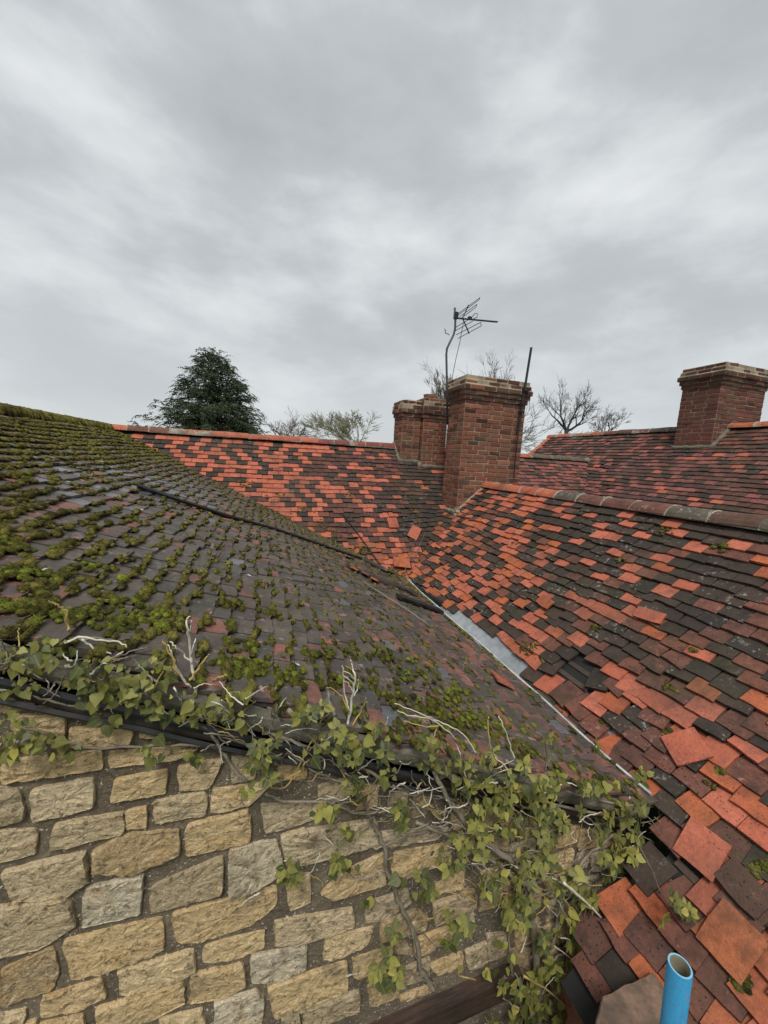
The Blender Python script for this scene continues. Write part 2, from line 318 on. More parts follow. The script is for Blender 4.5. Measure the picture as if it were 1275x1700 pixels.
MAT['leaf_yellow'] = leaf_mat('ivy_yellow', [(0, (0.36, 0.32, 0.07)), (0.5, (0.30, 0.29, 0.075)), (1, (0.42, 0.35, 0.10))])
MAT['needles'] = leaf_mat('cypress_foliage', [(0, (0.036, 0.052, 0.028)), (0.5, (0.064, 0.085, 0.045)), (1, (0.10, 0.125, 0.068))], veins=False, rough=0.8)

def blue_mat():
    m, t, b = new_mat('blue_paint')
    n1 = nz(t, 22, 5, 0.65); n2 = nz(t, 140, 4, 0.6)
    col = mix(t, mul(t, fac(t, n2, 0.5, 0.7), 0.35), (0.045, 0.30, 0.56), (0.03, 0.17, 0.33))
    col = mix(t, mul(t, fac(t, n1, 0.60, 0.68), 0.75), col, (0.22, 0.22, 0.19))
    v = vor(t, 170); col = mix(t, fac(t, v.outputs['Distance'], 0.12, 0.06), col, (0.03, 0.03, 0.03))
    kk = N(t, 'ShaderNodeMapping'); g2 = N(t, 'ShaderNodeNewGeometry'); link(t, g2.outputs['Position'], kk.inputs[0]); kk.inputs['Scale'].default_value = (90, 90, 9)
    n4 = nz(t, 1.0, 5, 0.7, kk.outputs[0]); n5 = nz(t, 60, 5, 0.7)
    col = mix(t, mul(t, fac(t, n4, 0.52, 0.70), 0.55), col, (0.10, 0.16, 0.20))
    col = mix(t, mul(t, fac(t, n5, 0.64, 0.68), 0.85), col, (0.26, 0.24, 0.20))
    link(t, col, b.inputs['Base Color']); b.inputs['Roughness'].default_value = 0.5
    bump(t, b, n2, 0.2, 0.002); bump(t, b, n5, 0.3, 0.002)
    return m
MAT['blue'] = blue_mat()
MAT['pipe_inside'] = simple('pipe_inside', (0.34, 0.31, 0.22), 0.8, 40, 0.7, 0.3, col2=(0.14, 0.13, 0.08))
MAT['blue_rim'] = simple('blue_rim', (0.20, 0.46, 0.62), 0.5, 60, 0.4, 0.1, col2=(0.10, 0.33, 0.52))

# ------------------------------------------------------------------ object helpers
def mesh(name, verts, faces, mats, idx=None, smooth=False, uv=None):
    me = bpy.data.meshes.new(name)
    me.from_pydata([tuple(map(float, v)) for v in verts] if not isinstance(verts, np.ndarray) else verts.tolist(), [], faces)
    for m in (mats if isinstance(mats, (list, tuple)) else [mats]): me.materials.append(MAT[m] if isinstance(m, str) else m)
    if idx is not None: me.polygons.foreach_set('material_index', np.asarray(idx, dtype=np.int32))
    if smooth: me.polygons.foreach_set('use_smooth', np.ones(len(me.polygons), dtype=bool))
    if uv is not None:
        l = me.uv_layers.new(name='UVMap')
        vi = np.zeros(len(me.loops), dtype=np.int32); me.loops.foreach_get('vertex_index', vi)
        l.data.foreach_set('uv', np.asarray(uv, dtype=np.float32)[vi].ravel())
    me.update()
    return me
def put(name, me, parent=None, mat4=None, kind=None):
    o = bpy.data.objects.new(name, me); C.objects.link(o)
    if parent is not None:
        o.parent = parent
        o.matrix_parent_inverse = parent_inv(parent)
    if mat4 is not None: o.matrix_basis = mat4
    if kind: o['kind'] = kind
    return o
def parent_inv(p):
    M = Matrix.Identity(4); q = p
    while q is not None:                       # every part stands in world space; only the roots are moved
        M = (q.matrix_parent_inverse @ q.matrix_basis) @ M if q.parent else q.matrix_basis @ M
        q = q.parent
    return M.inverted()
def tag(o, label, cat, group=None, kind=None):
    o['label'] = label; o['category'] = cat
    if group: o['group'] = group
    if kind: o['kind'] = kind
    return o
def empty(name, loc, label, cat, group=None):
    o = bpy.data.objects.new(name, None); C.objects.link(o); o.location = Vector([float(x) for x in loc]); o.empty_display_size = 0.2
    o.matrix_basis = Matrix.Translation(o.location)
    return tag(o, label, cat, group)
class MB:
    def __init__(s): s.v = []; s.f = []; s.m = []; s.uv = []
    def add(s, vs, fs, mi=0, uv=None):
        o = len(s.v); s.v.extend([tuple(map(float, p)) for p in vs]); s.f.extend([tuple(i+o for i in f) for f in fs])
        s.m.extend([mi]*len(fs))
        s.uv.extend(uv if uv is not None else [(0, 0)]*len(vs))
    def box(s, c, ax, ay, az, mi=0):
        c, ax, ay, az = [np.asarray(q, float) for q in (c, ax, ay, az)]
        vs = [c+ax*i+ay*j+az*k for k in (-1, 1) for j in (-1, 1) for i in (-1, 1)]
        s.add(vs, [(0, 2, 3, 1), (4, 5, 7, 6), (0, 1, 5, 4), (2, 6, 7, 3), (0, 4, 6, 2), (1, 3, 7, 5)], mi)
    def aabox(s, lo, hi, mi=0):
        lo, hi = np.asarray(lo, float), np.asarray(hi, float); c = (lo+hi)/2; h = (hi-lo)/2
        s.box(c, (h[0], 0, 0), (0, h[1], 0), (0, 0, h[2]), mi)
    def tube(s, pts, rad, sides=6, mi=0, cap=True):
        pts = [Vector([float(q) for q in p]) for p in pts]
        if isinstance(rad, (int, float)): rad = [rad]*len(pts)
        vs = []; fs = []; ref = Vector((0.31, 0.22, 0.92))
        for i, p in enumerate(pts):
            d = (pts[min(i+1, len(pts)-1)] - pts[max(i-1, 0)])
            d = d.normalized() if d.length > 1e-9 else Vector((0, 0, 1))
            a = d.cross(ref)
            a = a.normalized() if a.length > 1e-3 else d.cross(Vector((1, 0, 0))).normalized()
            b = d.cross(a)
            for k in range(sides):
                t = 2*math.pi*k/sides
                vs.append(p + (a*math.cos(t) + b*math.sin(t))*rad[i])
        n = len(pts)
        for i in range(n-1):
            for k in range(sides):
                k2 = (k+1) % sides
                fs.append((i*sides+k, i*sides+k2, (i+1)*sides+k2, (i+1)*sides+k))
        if cap:
            fs.append(tuple(range(sides-1, -1, -1))); fs.append(tuple((n-1)*sides+k for k in range(sides)))
        s.add(vs, fs, mi)
    def obj(s, name, mats, parent=None, kind=None, smooth=False, uv=False):
        return put(name, mesh(name, s.v, s.f, mats, s.m if isinstance(mats, (list, tuple)) else None, smooth, s.uv if uv else None), parent, None, kind)

# ------------------------------------------------------------------ the planes of the place (building frame: x along the wall, y away along the ridges)
yw = 1.3*math.cos(_a)
WP, WN = np.array([0, yw, 0]), np.array([0, 1., 0])
def on_wall(u, v, off=0.0): return hit(u, v, WP - np.array([0, off, 0]), WN)
A_, B_ = on_wall(0, 1045), on_wall(1070, 1328)
xg, zg = B_[0], B_[2]
mp = math.atan((A_[2]-B_[2])/(B_[0]-A_[0]))
MN = np.array([math.sin(mp), 0, math.cos(mp)])
def on_moss(u, v, off=0.0): return hit(u, v, B_ + MN*off, MN)
R0 = on_moss(180, 712)
xmr, yr, zr = R0[0], R0[1], R0[2]
G0 = on_moss(665, 960)
rp = math.atan((zr-G0[2])/(yr-G0[1]))
RN = np.array([0, -math.sin(rp), math.cos(rp)])
def on_red(u, v, off=0.0): return hit(u, v, R0 + RN*off, RN)
xg2, zg2 = xg+0.10, zg-0.015
tp = math.radians(41)
TN = np.array([-math.sin(tp), 0, math.cos(tp)])
TP = np.array([xg2, 0, zg2])
def on_right(u, v, off=0.0): return hit(u, v, TP + TN*off, TN)
_q1, _q2 = on_right(805, 808), on_right(1275, 872)
ztr = (_q1[2]+_q2[2])/2
xtr = xg2 + (ztr-zg2)/math.tan(tp)
VV = hit(975, 767, np.array([0, yr, 0]), WN)
fp = math.radians(43)
FN = np.array([-math.sin(fp), 0, math.cos(fp)])
def on_far(u, v, off=0.0): return hit(u, v, np.array([VV[0], 0, zr]) + FN*off, FN)
_q3 = on_far(1120, 715)
xfr, zfr = _q3[0], _q3[2]
_q4 = hit(915, 725, np.array([xfr, 0, 0]), np.array([1., 0, 0]))
yfe = _q4[1]
print('planes', dict(yw=yw, xg=xg, zg=zg, mp=math.degrees(mp), R0=R0, G0=G0, rp=math.degrees(rp), xtr=xtr, ztr=ztr, VV=VV, xfr=xfr, zfr=zfr, yfe=yfe, q1=_q1, q2=_q2))

def wob(x, y, s=1.0): return s*(noise.noise(Vector((x*0.55+7, y*0.55, 1.3)))*0.020 + noise.noise(Vector((x*1.7, y*1.7, 5.1)))*0.008)

# ------------------------------------------------------------------ tiles
def tile_mesh_variant(w, L, t, seed):
    r = random.Random(seed); nx, ny = 3, 2
    vs = []; cw = r.uniform(0.002, 0.007); tw = r.uniform(-0.003, 0.003)
    def z(x, y): return -cw*(2*y/L-1)**2*1.0 + cw*0.3*(1-(2*x/w)**2) + tw*(2*x/w)*(1-y/L)
    xs = [-w/2 + w*i/nx for i in range(nx+1)]; ys = [L*j/ny for j in range(ny+1)]
    jit = {}
    for j, y in enumerate(ys):
        for i, x in enumerate(xs):
            jx = r.uniform(-1, 1)*0.0022; jy = (r.uniform(-1, 1)*0.0035 if j == 0 else 0)
            if j == 0 and i in (0, nx) and r.random() < 0.3: jy += r.uniform(0.003, 0.012)
            jit[i, j] = (jx, jy); vs.append((x+jx, y+jy, t+z(x, y)))
    id_ = lambda i, j: j*(nx+1)+i
    fs = [(id_(i, j), id_(i+1, j), id_(i+1, j+1), id_(i, j+1)) for j in range(ny) for i in range(nx)]
    rim = [(i, 0) for i in range(nx+1)] + [(nx, j) for j in range(1, ny+1)] + [(i, ny) for i in range(nx-1, -1, -1)] + [(0, j) for j in range(ny-1, 0, -1)]
    base = len(vs)
    for i, j in rim:
        x, y = xs[i]+jit[i, j][0], ys[j]+jit[i, j][1]
        vs.append((x*0.985, y+(0.001 if j == 0 else 0), z(xs[i], ys[j])))
    n = len(rim)
    for k in range(n):
        a, b = rim[k], rim[(k+1) % n]
        fs.append((id_(*a), base+k, base+(k+1) % n, id_(*b)))
    return vs, fs

def lay_tiles(tname, parent_roof, parent_thing, O, U, V, Nn, u0, u1, v0, v1, w, gauge, t, cls, keep, wobs=1.0, dis=0.02, slip=0.006, max_single=300, margin=220, chaos=None, half=False, fill=0.975):
    """plain tiles course by course; the ones that show largest become objects, the rest one joined part"""
    O, U, V, Nn = map(lambda q: np.asarray(q, float), (O, U, V, Nn))
    L = gauge*1.95
    nv = 10
    var = [tile_mesh_variant(w*fill, L, t, 100+i) for i in range(nv)]
    k = t/gauge*1.22
    tilt = math.atan(k)
    rec = []
    rr = random.Random(hash(tname) % 1000 if False else sum(map(ord, tname)))
    nr = int((v1-v0)/gauge)
    for j in range(nr):
        v = v0 + j*gauge
        off = (0.5 if j % 2 else 0.0)*w + rr.uniform(-0.012, 0.012)
        nc = int((u1-u0)/w)+1
        sag = 0
        for i in range(-1 if (half and j % 2) else 0, nc):
            u = u0 + off + i*w
            if i < 0: u = u0 + off - w*0.75
            if not keep(u, v): continue
            P = O + U*u + V*v
            px, py, d = proj(P)
            if d < 0.25 or px < -margin or px > W+margin or py > H+margin: continue
            c = cls(u, v, j, i, rr)
            if c is None: continue
            ch = chaos(u, v) if chaos else 0.0
            rot = rr.gauss(0, dis*(1+ch*4)); lift = abs(rr.gauss(0, 0.012*(1+ch*3))); roll = rr.gauss(0, 0.008*(1+ch*1.5))
            dv = rr.gauss(0, slip*(1+ch*3)) - (rr.random() < 0.015+0.12*ch)*rr.uniform(0.0, 0.05)
            hN = t*0.9 + wob(u+O[0]*3, v+O[1], wobs) + ch*rr.uniform(0, 0.006)
            area = 1/(d*d)
            inside = (-10 < px < W+10) and (-10 < py < H+10)
            rec.append((area if inside else 0, u, v+dv, hN, rot, tilt+lift, roll, c, rr.randrange(nv), 0.5 if i < 0 else 1.0))
    rec.sort(key=lambda q: -q[0])
    cl = sorted({q[7] for q in rec})
    B3 = np.array([U, V, Nn]).T
    def mat_of(q):
        _, u, v, h, rot, til, roll, c, vi, sx = q
        cr, srr = math.cos(rot), math.sin(rot); ct, st = math.cos(-til), math.sin(-til); co, so_ = math.cos(roll), math.sin(roll)
        Rz = np.array([[cr, -srr, 0], [srr, cr, 0], [0, 0, 1]]); Rx = np.array([[1, 0, 0], [0, ct, -st], [0, st, ct]]); Ry = np.array([[co, 0, so_], [0, 1, 0], [-so_, 0, co]])
        return B3@Rz@Rx@Ry@np.diag([sx, 1, 1]), O + U*u + V*v + Nn*(h + L*0.0 + k*0.0 + 0.012)
    shared = {}
    for q in rec[:max_single]:
        key = q[8]
        if key not in shared: shared[key] = mesh('tile', var[key][0], var[key][1], q[7])
        Rm, Tm = mat_of(q)
        M4 = Matrix(((*Rm[0], Tm[0]), (*Rm[1], Tm[1]), (*Rm[2], Tm[2]), (0, 0, 0, 1)))
        o = put('tile', shared[key], parent_roof, M4)
        o.material_slots[0].link = 'OBJECT'; o.material_slots[0].material = MAT[q[7]]
    Vs = []; Fs = []; Ms = []; n = 0
    for q in rec[max_single:]:
        Rm, Tm = mat_of(q)
        vv = np.asarray(var[q[8]][0])@Rm.T + Tm
        Vs.append(vv); Fs.extend([tuple(a+n for a in f) for f in var[q[8]][1]]); Ms.extend([cl.index(q[7])]*len(var[q[8]][1])); n += len(vv)
    if Vs:
        put('tile_field', mesh('tile_field', np.concatenate(Vs), Fs, cl, Ms), parent_thing, None, 'stuff')
    return rec

def ridge_tiles(parent, pts0, pts1, n, rad, mats, seed=0, arc=75, bed=True, gap=0.0):
    """half-round ridge tiles end to end from pts0 to pts1"""
    r = random.Random(seed)
    p0, p1 = Vector([float(q) for q in pts0]), Vector([float(q) for q in pts1]); d = (p1-p0); Ln = d.length; d.normalize()
    side = d.cross(Vector((0, 0, 1))).normalized(); up = side.cross(d).normalized()
    seg = Ln/n
    for i in range(n):
        s = seg*0.985
        c = p0 + d*(seg*(i+0.5)) + up*r.uniform(-0.008, 0.008) + side*r.uniform(-0.008, 0.008)
        R_ = rad*r.uniform(0.97, 1.05)
        vs = []; fs = []; K = 9
        for e, yy in enumerate((-s/2, -s/2+0.012, s/2-0.012, s/2)):
            for q in range(K):
                a = math.radians(-arc + 2*arc*q/(K-1)); rr_ = R_*(0.975 if e in (0, 3) else 1.0)
                vs.append((math.sin(a)*rr_, yy, math.cos(a)*rr_ - R_*0.35))
        b = len(vs)
        for yy in (-s/2, s/2):
            for q in range(K):
                a = math.radians(-arc + 2*arc*q/(K-1)); vs.append((math.sin(a)*(R_-0.016), yy, math.cos(a)*(R_-0.016) - R_*0.35))
        for e in range(3):
            for q in range(K-1): fs.append((e*K+q, e*K+q+1, (e+1)*K+q+1, (e+1)*K+q))
        for q in range(K-1):
            fs.append((q+1, q, b+q, b+q+1)); fs.append((3*K+q, 3*K+q+1, b+K+q+1, b+K+q))
            fs.append((b+q+1, b+q, b+K+q, b+K+q+1))
        for q in (0, K-1): fs.append((q, 3*K+q, b+K+q, b+q))
        tz = r.gauss(0, 0.02); tx = r.gauss(0, 0.02)
        M4 = Matrix.Translation(c) @ Matrix((side, d, up)).transposed().to_4x4() @ Matrix.Rotation(tz, 4, 'Z') @ Matrix.Rotation(tx, 4, 'X')
        m = mats(i/(n-1) if n > 1 else 0, r)
        put('ridge_tile', mesh('ridge_tile', vs, fs, m, smooth=False), parent, M4)
    if bed:
        mb = MB(); r2 = R_*0.93
        K = 12; vs = []; fs = []
        nn = n*18
        for i in range(nn+1):
            c = p0 + d*(Ln*i/nn)
            for q in range(K):
                a = math.radians(-arc-4 + 2*(arc+4)*q/(K-1)); rr_ = (r2 + (R_*0.07+0.004 if i % 18 == 0 else 0) + r.uniform(-0.003, 0.002))
                vs.append(c + side*math.sin(a)*rr_ + up*(math.cos(a)*rr_ - R_*0.35 ))
        for i in range(nn):
            for q in range(K-1): fs.append((i*K+q, i*K+q+1, (i+1)*K+q+1, (i+1)*K+q))
        mb.add(vs, fs); mb.obj('ridge_bedding', 'bedding', parent)

def slab(name, corners, mat, parent, thick=0.03, n=None):
    c = [np.asarray(q, float) for q in corners]
    nn = np.cross(c[1]-c[0], c[2]-c[0]); nn = nn/np.linalg.norm(nn)
    if nn[2] < 0: nn = -nn
    k = len(c); vs = c + [q-nn*thick for q in c]
    fs = [tuple(range(k)), tuple(range(2*k-1, k-1, -1))] + [(i, (i+1) % k, k+(i+1) % k, k+i) for i in range(k)]
    return put(name, mesh(name, vs, fs, mat), parent)

# ================================================================== ground
mb = MB(); mb.add([(-900, -300, 0), (900, -300, 0), (900, 1500, 0), (-900, 1500, 0)], [(0, 1, 2, 3)])
g = mb.obj('ground', 'grass'); g['kind'] = 'structure'; g['label'] = 'grassy ground below and beyond the roofs'

# ================================================================== stone wing with the mossy roof
stone_wing = empty('stone_outbuilding', (xg-1.5, yw+1.0, 0), 'stone-walled building whose dark mossy tiled roof fills the lower left', 'building')
ZW = lambda x: zg + (xg-x)*math.tan(mp)                # roof underside height over the wall
yback = yr
# wall core with raked head
def build_wall():
    mb = MB(); x0 = xmr-3.0; d = 0.42; xe = xg-0.06
    f = lambda x: (zg + (xg-x)*math.tan(mp) if x > xmr else zr-(xmr-x)*math.tan(mp)) - 0.17
    front = [(x0, yw, 0), (xe, yw, 0), (xe, yw, f(xe)), (xmr, yw, f(xmr)), (x0, yw, f(x0))]
    vs = front + [(p[0], yw+d, p[2]) for p in front]
    n = 5
    mb.add(vs, [tuple(range(n)), tuple(range(2*n-1, n-1, -1))] + [(i, n+i, n+(i+1) % n, (i+1) % n) for i in range(n)])
    w = mb.obj('wall', 'wall_mortar', stone_wing)
    mb = MB(); mb.aabox((xe-0.40, yw+d+0.002, 0), (xe, yback+2, zg-0.16)); mb.aabox((x0, yw+d+0.002, 0), (x0+0.4, yback+2, f(x0)))
    mb.obj('wall', 'wallside', stone_wing)
    return w
gable = build_wall()
stones5 = [  # traced from the photograph, zoom units (offset 0,1000)
 [(0,390),(140,405),(148,440),(0,458)], [(155,432),(262,430),(262,462),(165,466)], [(60,478),(275,460),(272,568),(110,562),(68,540)],
 [(310,527),(560,520),(555,582),(305,602)], [(30,665),(425,620),(425,700),(25,752)], [(470,627),(840,608),(740,655),(480,692)],
 [(-60,780),(85,785),(108,905),(-60,945)], [(140,790),(395,740),(395,858),(155,915)], [(490,745),(705,705),(695,797),(480,836)],
 [(760,690),(940,660),(890,772),(765,786)], [(660,837),(870,795),(872,890),(660,925)], [(535,882),(620,858),(622,945),(542,947)],
 [(240,932),(515,885),(520,967),(235,1022)], [(905,787),(1150,758),(1050,850),(900,880)], [(795,937),(1050,875),(1055,1002),(800,1062)],
 [(-60,970),(155,955),(152,1050),(-60,1105)], [(-40,600),(10,596),(5,640),(-40,650)], [(590,470),(800,520),(700,560),(600,560)], [(1180,690),(1300,660),(1290,740),(1190,745)]]
stones7 = [
 [(405,285),(510,217),(750,195),(755,290),(560,362),(410,350)], [(20,367),(360,285),(370,400),(280,462),(75,482)], [(650,430),(800,365),(940,305),(937,447),(650,532)],
 [(370,440),(605,380),(590,542),(355,597)], [(980,272),(1170,240),(1197,370),(1060,442),(975,462)], [(-60,530),(280,475),(317,590),(170,682),(-60,732)],
 [(740,542),(1160,435),(1157,512),(1060,592),(860,652),(760,652)], [(1195,217),(1290,188),(1290,335),(1220,332)], [(280,657),(680,565),(687,690),(580,732),(320,802)],
 [(20,782),(225,690),(247,800),(220,862),(40,922),(10,902)], [(870,682),(1115,620),(1112,690),(1000,732),(865,747)], [(510,782),(815,700),(822,780),(760,822),(550,882),(525,872)],
 [(190,897),(430,820),(447,890),(330,942),(185,972)], [(1070,722),(1290,686),(1290,770),(1200,822),(1070,832)], [(815,802),(1025,760),(1037,850),(960,892),(810,922)],
 [(420,942),(770,840),(772,922),(560,1022),(430,1032)], [(915,922),(1080,870),(1112,902),(1107,987),(920,1025)], [(1140,842),(1290,796),(1290,950),(1165,977)],
 [(680,992),(850,950),(872,1022),(690,1062)], [(-60,985),(110,950),(100,1002),(-60,1040)], [(170,1012),(350,975),(362,1060),(180,1090)], [(900,1060),(1100,1010),(1100,1090),(910,1110)], [(1195,982),(1262,960),(1272,1030),(1200,1050)]]
stones8 = [
 [(90,87),(320,80),(302,147),(110,202)], [(175,212),(560,150),(582,252),(210,342)], [(345,457),(420,380),(600,292),(607,420),(400,482)],
 [(590,202),(870,180),(820,232),(610,257)], [(650,292),(880,250),(882,320),(700,392),(645,372)], [(535,502),(700,445),(712,500),(610,562),(530,577)],
 [(810,432),(940,370),(932,432),(812,467)], [(600,582),(740,530),(787,562),(770,612),(590,652)], [(150,577),(460,525),(472,590),(240,672),(155,672)],
 [(815,502),(985,450),(987,522),(820,587)], [(360,652),(555,605),(532,672),(400,737),(355,737)], [(740,652),(885,595),(887,642),(740,722)],
 [(475,737),(640,690),(622,772),(500,817),(480,812)], [(120,852),(440,750),(442,872),(150,977)], [(270,962),(495,870),(497,950),(310,1032),(270,1032)],
 [(540,852),(660,820),(667,892),(545,932)], [(675,892),(820,842),(810,866),(680,914)], [(800,762),(930,710),(932,762),(830,792)], [(950,702),(1110,640),(1112,722),(960,772)],
 [(1160,622),(1250,590),(1242,652),(1160,692)], [(190,402),(290,380),(292,492),(210,527)], [(1140,702),(1240,700),(1242,800),(1150,802)], [(660,640),(720,690),(715,720),(650,710)]]
stones4 = [[(-30,960),(28,955),(30,1007),(-30,1030)], [(80,1145),(160,1140),(162,1222),(85,1242)], [(0,1215),(68,1200),(72,1262),(0,1282)], [(520,812),(595,790),(597,852),(525,877)],
 [(500,907),(568,895),(572,962),(505,972)], [(210,1092),(300,1075),(302,1142),(215,1152)], [(350,1322),(430,1305),(432,1382),(355,1392)]]
def stone_polys():
    out = []
    for lst, ox, oy in ((stones5, 0, 1000), (stones7, 0, 1300), (stones8, 400, 1300), (stones4, 775, 1100)):
        for poly in lst:
            pts = [on_wall(ox+x/2.55, oy+y/2.55) for x, y in poly]
            out.append([(p[0], p[2]) for p in pts])
    return out
LINTEL = [on_wall(*q) for q in ((585, 1712), (855, 1592), (870, 1640), (640, 1780))]
def fill_stones(done):
    """coursed rubble wherever no traced stone lies"""
    rr = random.Random(5); bbs = [(min(p[0] for p in q)-0.008, max(p[0] for p in q)+0.008, min(p[1] for p in q)-0.008, max(p[1] for p in q)+0.008) for q in done]
    out = []; lx0, lx1 = LINTEL[0][0]-0.2, LINTEL[1][0]+0.03; lz = max(LINTEL[1][2], LINTEL[0][2])
    z = zg+1.35
    while z > zg - 1.6:
        h = rr.uniform(0.075, 0.115); x = -2.2
        while x < xg-0.08:
            w = rr.uniform(0.10, 0.24)
            for ww in (w, 0.12, 0.075):
                bx = (x, x+ww, z-h, z)
                top = ZW(x+ww)-0.20
                if bx[3] > top or bx[1] > xg-0.07 or (bx[0] < lx1 and bx[1] > lx0 and bx[2] < lz+0.01): continue
                if any(bx[0] < b[1] and bx[1] > b[0] and bx[2] < b[3] and bx[3] > b[2] for b in bbs): continue
                j = lambda: rr.uniform(-0.008, 0.008)
                out.append([(bx[0]+j(), bx[3]+j()), (bx[1]+j(), bx[3]+j()), (bx[1]+j(), bx[2]+j()), (bx[0]+j(), bx[2]+j())]); bbs.append((bx[0]-.012, bx[1]+.012, bx[2]-.012, bx[3]+.012))
                break
            x += 0.03 if not out or out[-1][0][0] < x-0.02 or out[-1][0][0] > x+0.02 else (out[-1][1][0]-x)+0.02
        z -= h*0.5
    return out
def stone_mesh(poly, seed):
    rr = random.Random(seed)
    P = [Vector(p) for p in poly]
    # subdivide and round the outline
    for it in range(2):
        Q = []
        for i in range(len(P)):
            a, b = P[i], P[(i+1) % len(P)]
            c = 0.06 if it == 0 else 0.2
            Q += [a.lerp(b, c), a.lerp(b, 1-c)]
        P = Q
    # long edges need more points
    Q = []
    for i in range(len(P)):
        a, b = P[i], P[(i+1) % len(P)]; Q.append(a)
        k = int((b-a).length/0.022)
        for s in range(1, k+1): Q.append(a.lerp(b, s/(k+1)))
    P = Q
    c = sum(P, Vector((0, 0)))/len(P)
    P = [c + (p-c)*1.068 + (p-c).normalized()*(0.002 + noise.noise(Vector((p.x*38+seed, p.y*38, 2)))*0.0055 + noise.noise(Vector((p.x*95+seed, p.y*95, 7)))*0.003) for p in P]
    n = len(P); size = min(max(p.x for p in P)-min(p.x for p in P), max(p.y for p in P)-min(p.y for p in P))
    proud = rr.uniform(0.008, 0.018); tx, tz = rr.uniform(-0.05, 0.05), rr.uniform(-0.07, 0.07)
    vs = []; fs = []
    rings = [(1.0, -0.02), (0.992, proud*0.75), (0.965, proud*1.0), (0.84, proud*1.0), (0.62, proud*1.0), (0.34, proud)]
    for k, dep in rings:
        for p in P:
            q = c + (p-c)*(k if k > .9 else k*rr.uniform(.88, 1.12)) + (Vector((rr.uniform(-1, 1), rr.uniform(-1, 1)))*0.006 if k < .9 else Vector((0, 0)))
            nn = 0 if k > 0.99 else noise.noise(Vector((q.x*22+seed*3.1, q.y*30, seed)))*0.006 + noise.noise(Vector((q.x*70, q.y*70, seed)))*0.005
            vs.append((q.x, yw - dep - nn - (tx*(q.x-c.x)+tz*(q.y-c.y) if k < 0.99 else 0), q.y))
    vs.append((c.x, yw-proud, c.y))
    for r_ in range(len(rings)-1):
        for i in range(n):
            j = (i+1) % n; fs.append((r_*n+i, r_*n+j, (r_+1)*n+j, (r_+1)*n+i))
    b = (len(rings)-1)*n
    for i in range(n): fs.append((b+i, b+(i+1) % n, len(vs)-1))
    # keep winding outwards (towards -y)
    ar = sum(P[i].x*P[(i+1) % n].y - P[(i+1) % n].x*P[i].y for i in range(n))
    if ar < 0: fs = [tuple(reversed(f)) for f in fs]
    return vs, fs
_polys = stone_polys(); _polys += fill_stones(_polys)
for i, q in enumerate(_polys):
    vs, fs = stone_mesh(q, i+3)
    put('stone', mesh('stone', vs, fs, 'stone_grey' if R.random() < 0.24 else 'stone'), gable)
# timber lintel low in the wall
def lintel():
    a, b = LINTEL[0], LINTEL[1]
    c = np.array([(a[0]+b[0])/2-0.25, yw+0.03, 0]); z1 = b[2]; sl = (b[2]-a[2])/(b[0]-a[0])
    mb = MB(); lo, hi = a[0]-0.55, b[0]
    zt = lambda x: b[2] + (x-b[0])*0.02
    vs = []
    for y in (yw-0.055, yw+0.2):
        for x in (lo, hi): vs += [(x, y, zt(x)), (x, y, zt(x)-0.125)]
    mb.add(vs, [(0, 1, 3, 2), (4, 6, 7, 5), (0, 2, 6, 4), (1, 5, 7, 3), (2, 3, 7, 6), (0, 4, 5, 1)])
    mb.obj('lintel', 'lintel', stone_wing)
lintel()
# roof deck
U_m, V_m = np.array([0, 1., 0]), np.array([-math.cos(mp), 0, math.sin(mp)])
mlen = (xg-xmr)/math.cos(mp)
O_m = np.array([xg, 0, zg])
roof_m = slab('roof', [O_m+U_m*(yw-0.02), O_m+U_m*(yr+1.5), O_m+U_m*(yr+1.5)+V_m*mlen, O_m+U_m*(yw-0.02)+V_m*mlen], 'felt', stone_wing, 0.05)
slab('roof_slope', [(xmr, yw-0.02, zr), (xmr, yr+1.0, zr), (xmr-3, yr+1.0, zr-3*math.tan(mp)), (xmr-3, yw-0.02, zr-3*math.tan(mp))], 'slate', stone_wing, 0.05)
def cls_m(u, v, j, i, r):
    P = O_m+U_m*u+V_m*v; px, py, d = proj(P)
    x = r.random()
    wet = 0.22 if (20 < px < 420 and 765 < py < 850) else 0.03
    if x < wet: return 'wet'
    fl = 0.13 + (0.25 if v < 0.9 else 0) + (0.12 if u < yw+0.35 else 0)
    return 'flaked' if r.random() < fl else 'slate'
def chaos_m(u, v):
    return 0.55 if v < 0.7 else 0.12 + max(0, noise.noise(Vector((u*1.1, v*1.1, 3))))*0.3
rec_m = lay_tiles('moss', roof_m, stone_wing, O_m, U_m, V_m, MN, yw+0.025, yr+0.6, 0.0, mlen-0.05, 0.140, 0.092, 0.0150, cls_m,
    lambda u, v: (u-yr)*1.0 < 0.2 - 0*v and (u < G0[1]+0.35 + v*(yr-G0[1])/mlen), wobs=1.3, dis=0.018, slip=0.006, chaos=chaos_m, half=True, fill=0.955)
# mossy ridge
ridge_tiles(roof_m, (xmr, yw-0.05, zr+0.0), (xmr, yr-0.1, zr+0.0), 17, 0.11, lambda s, r: 'ridge_grey', 4, bed=False)

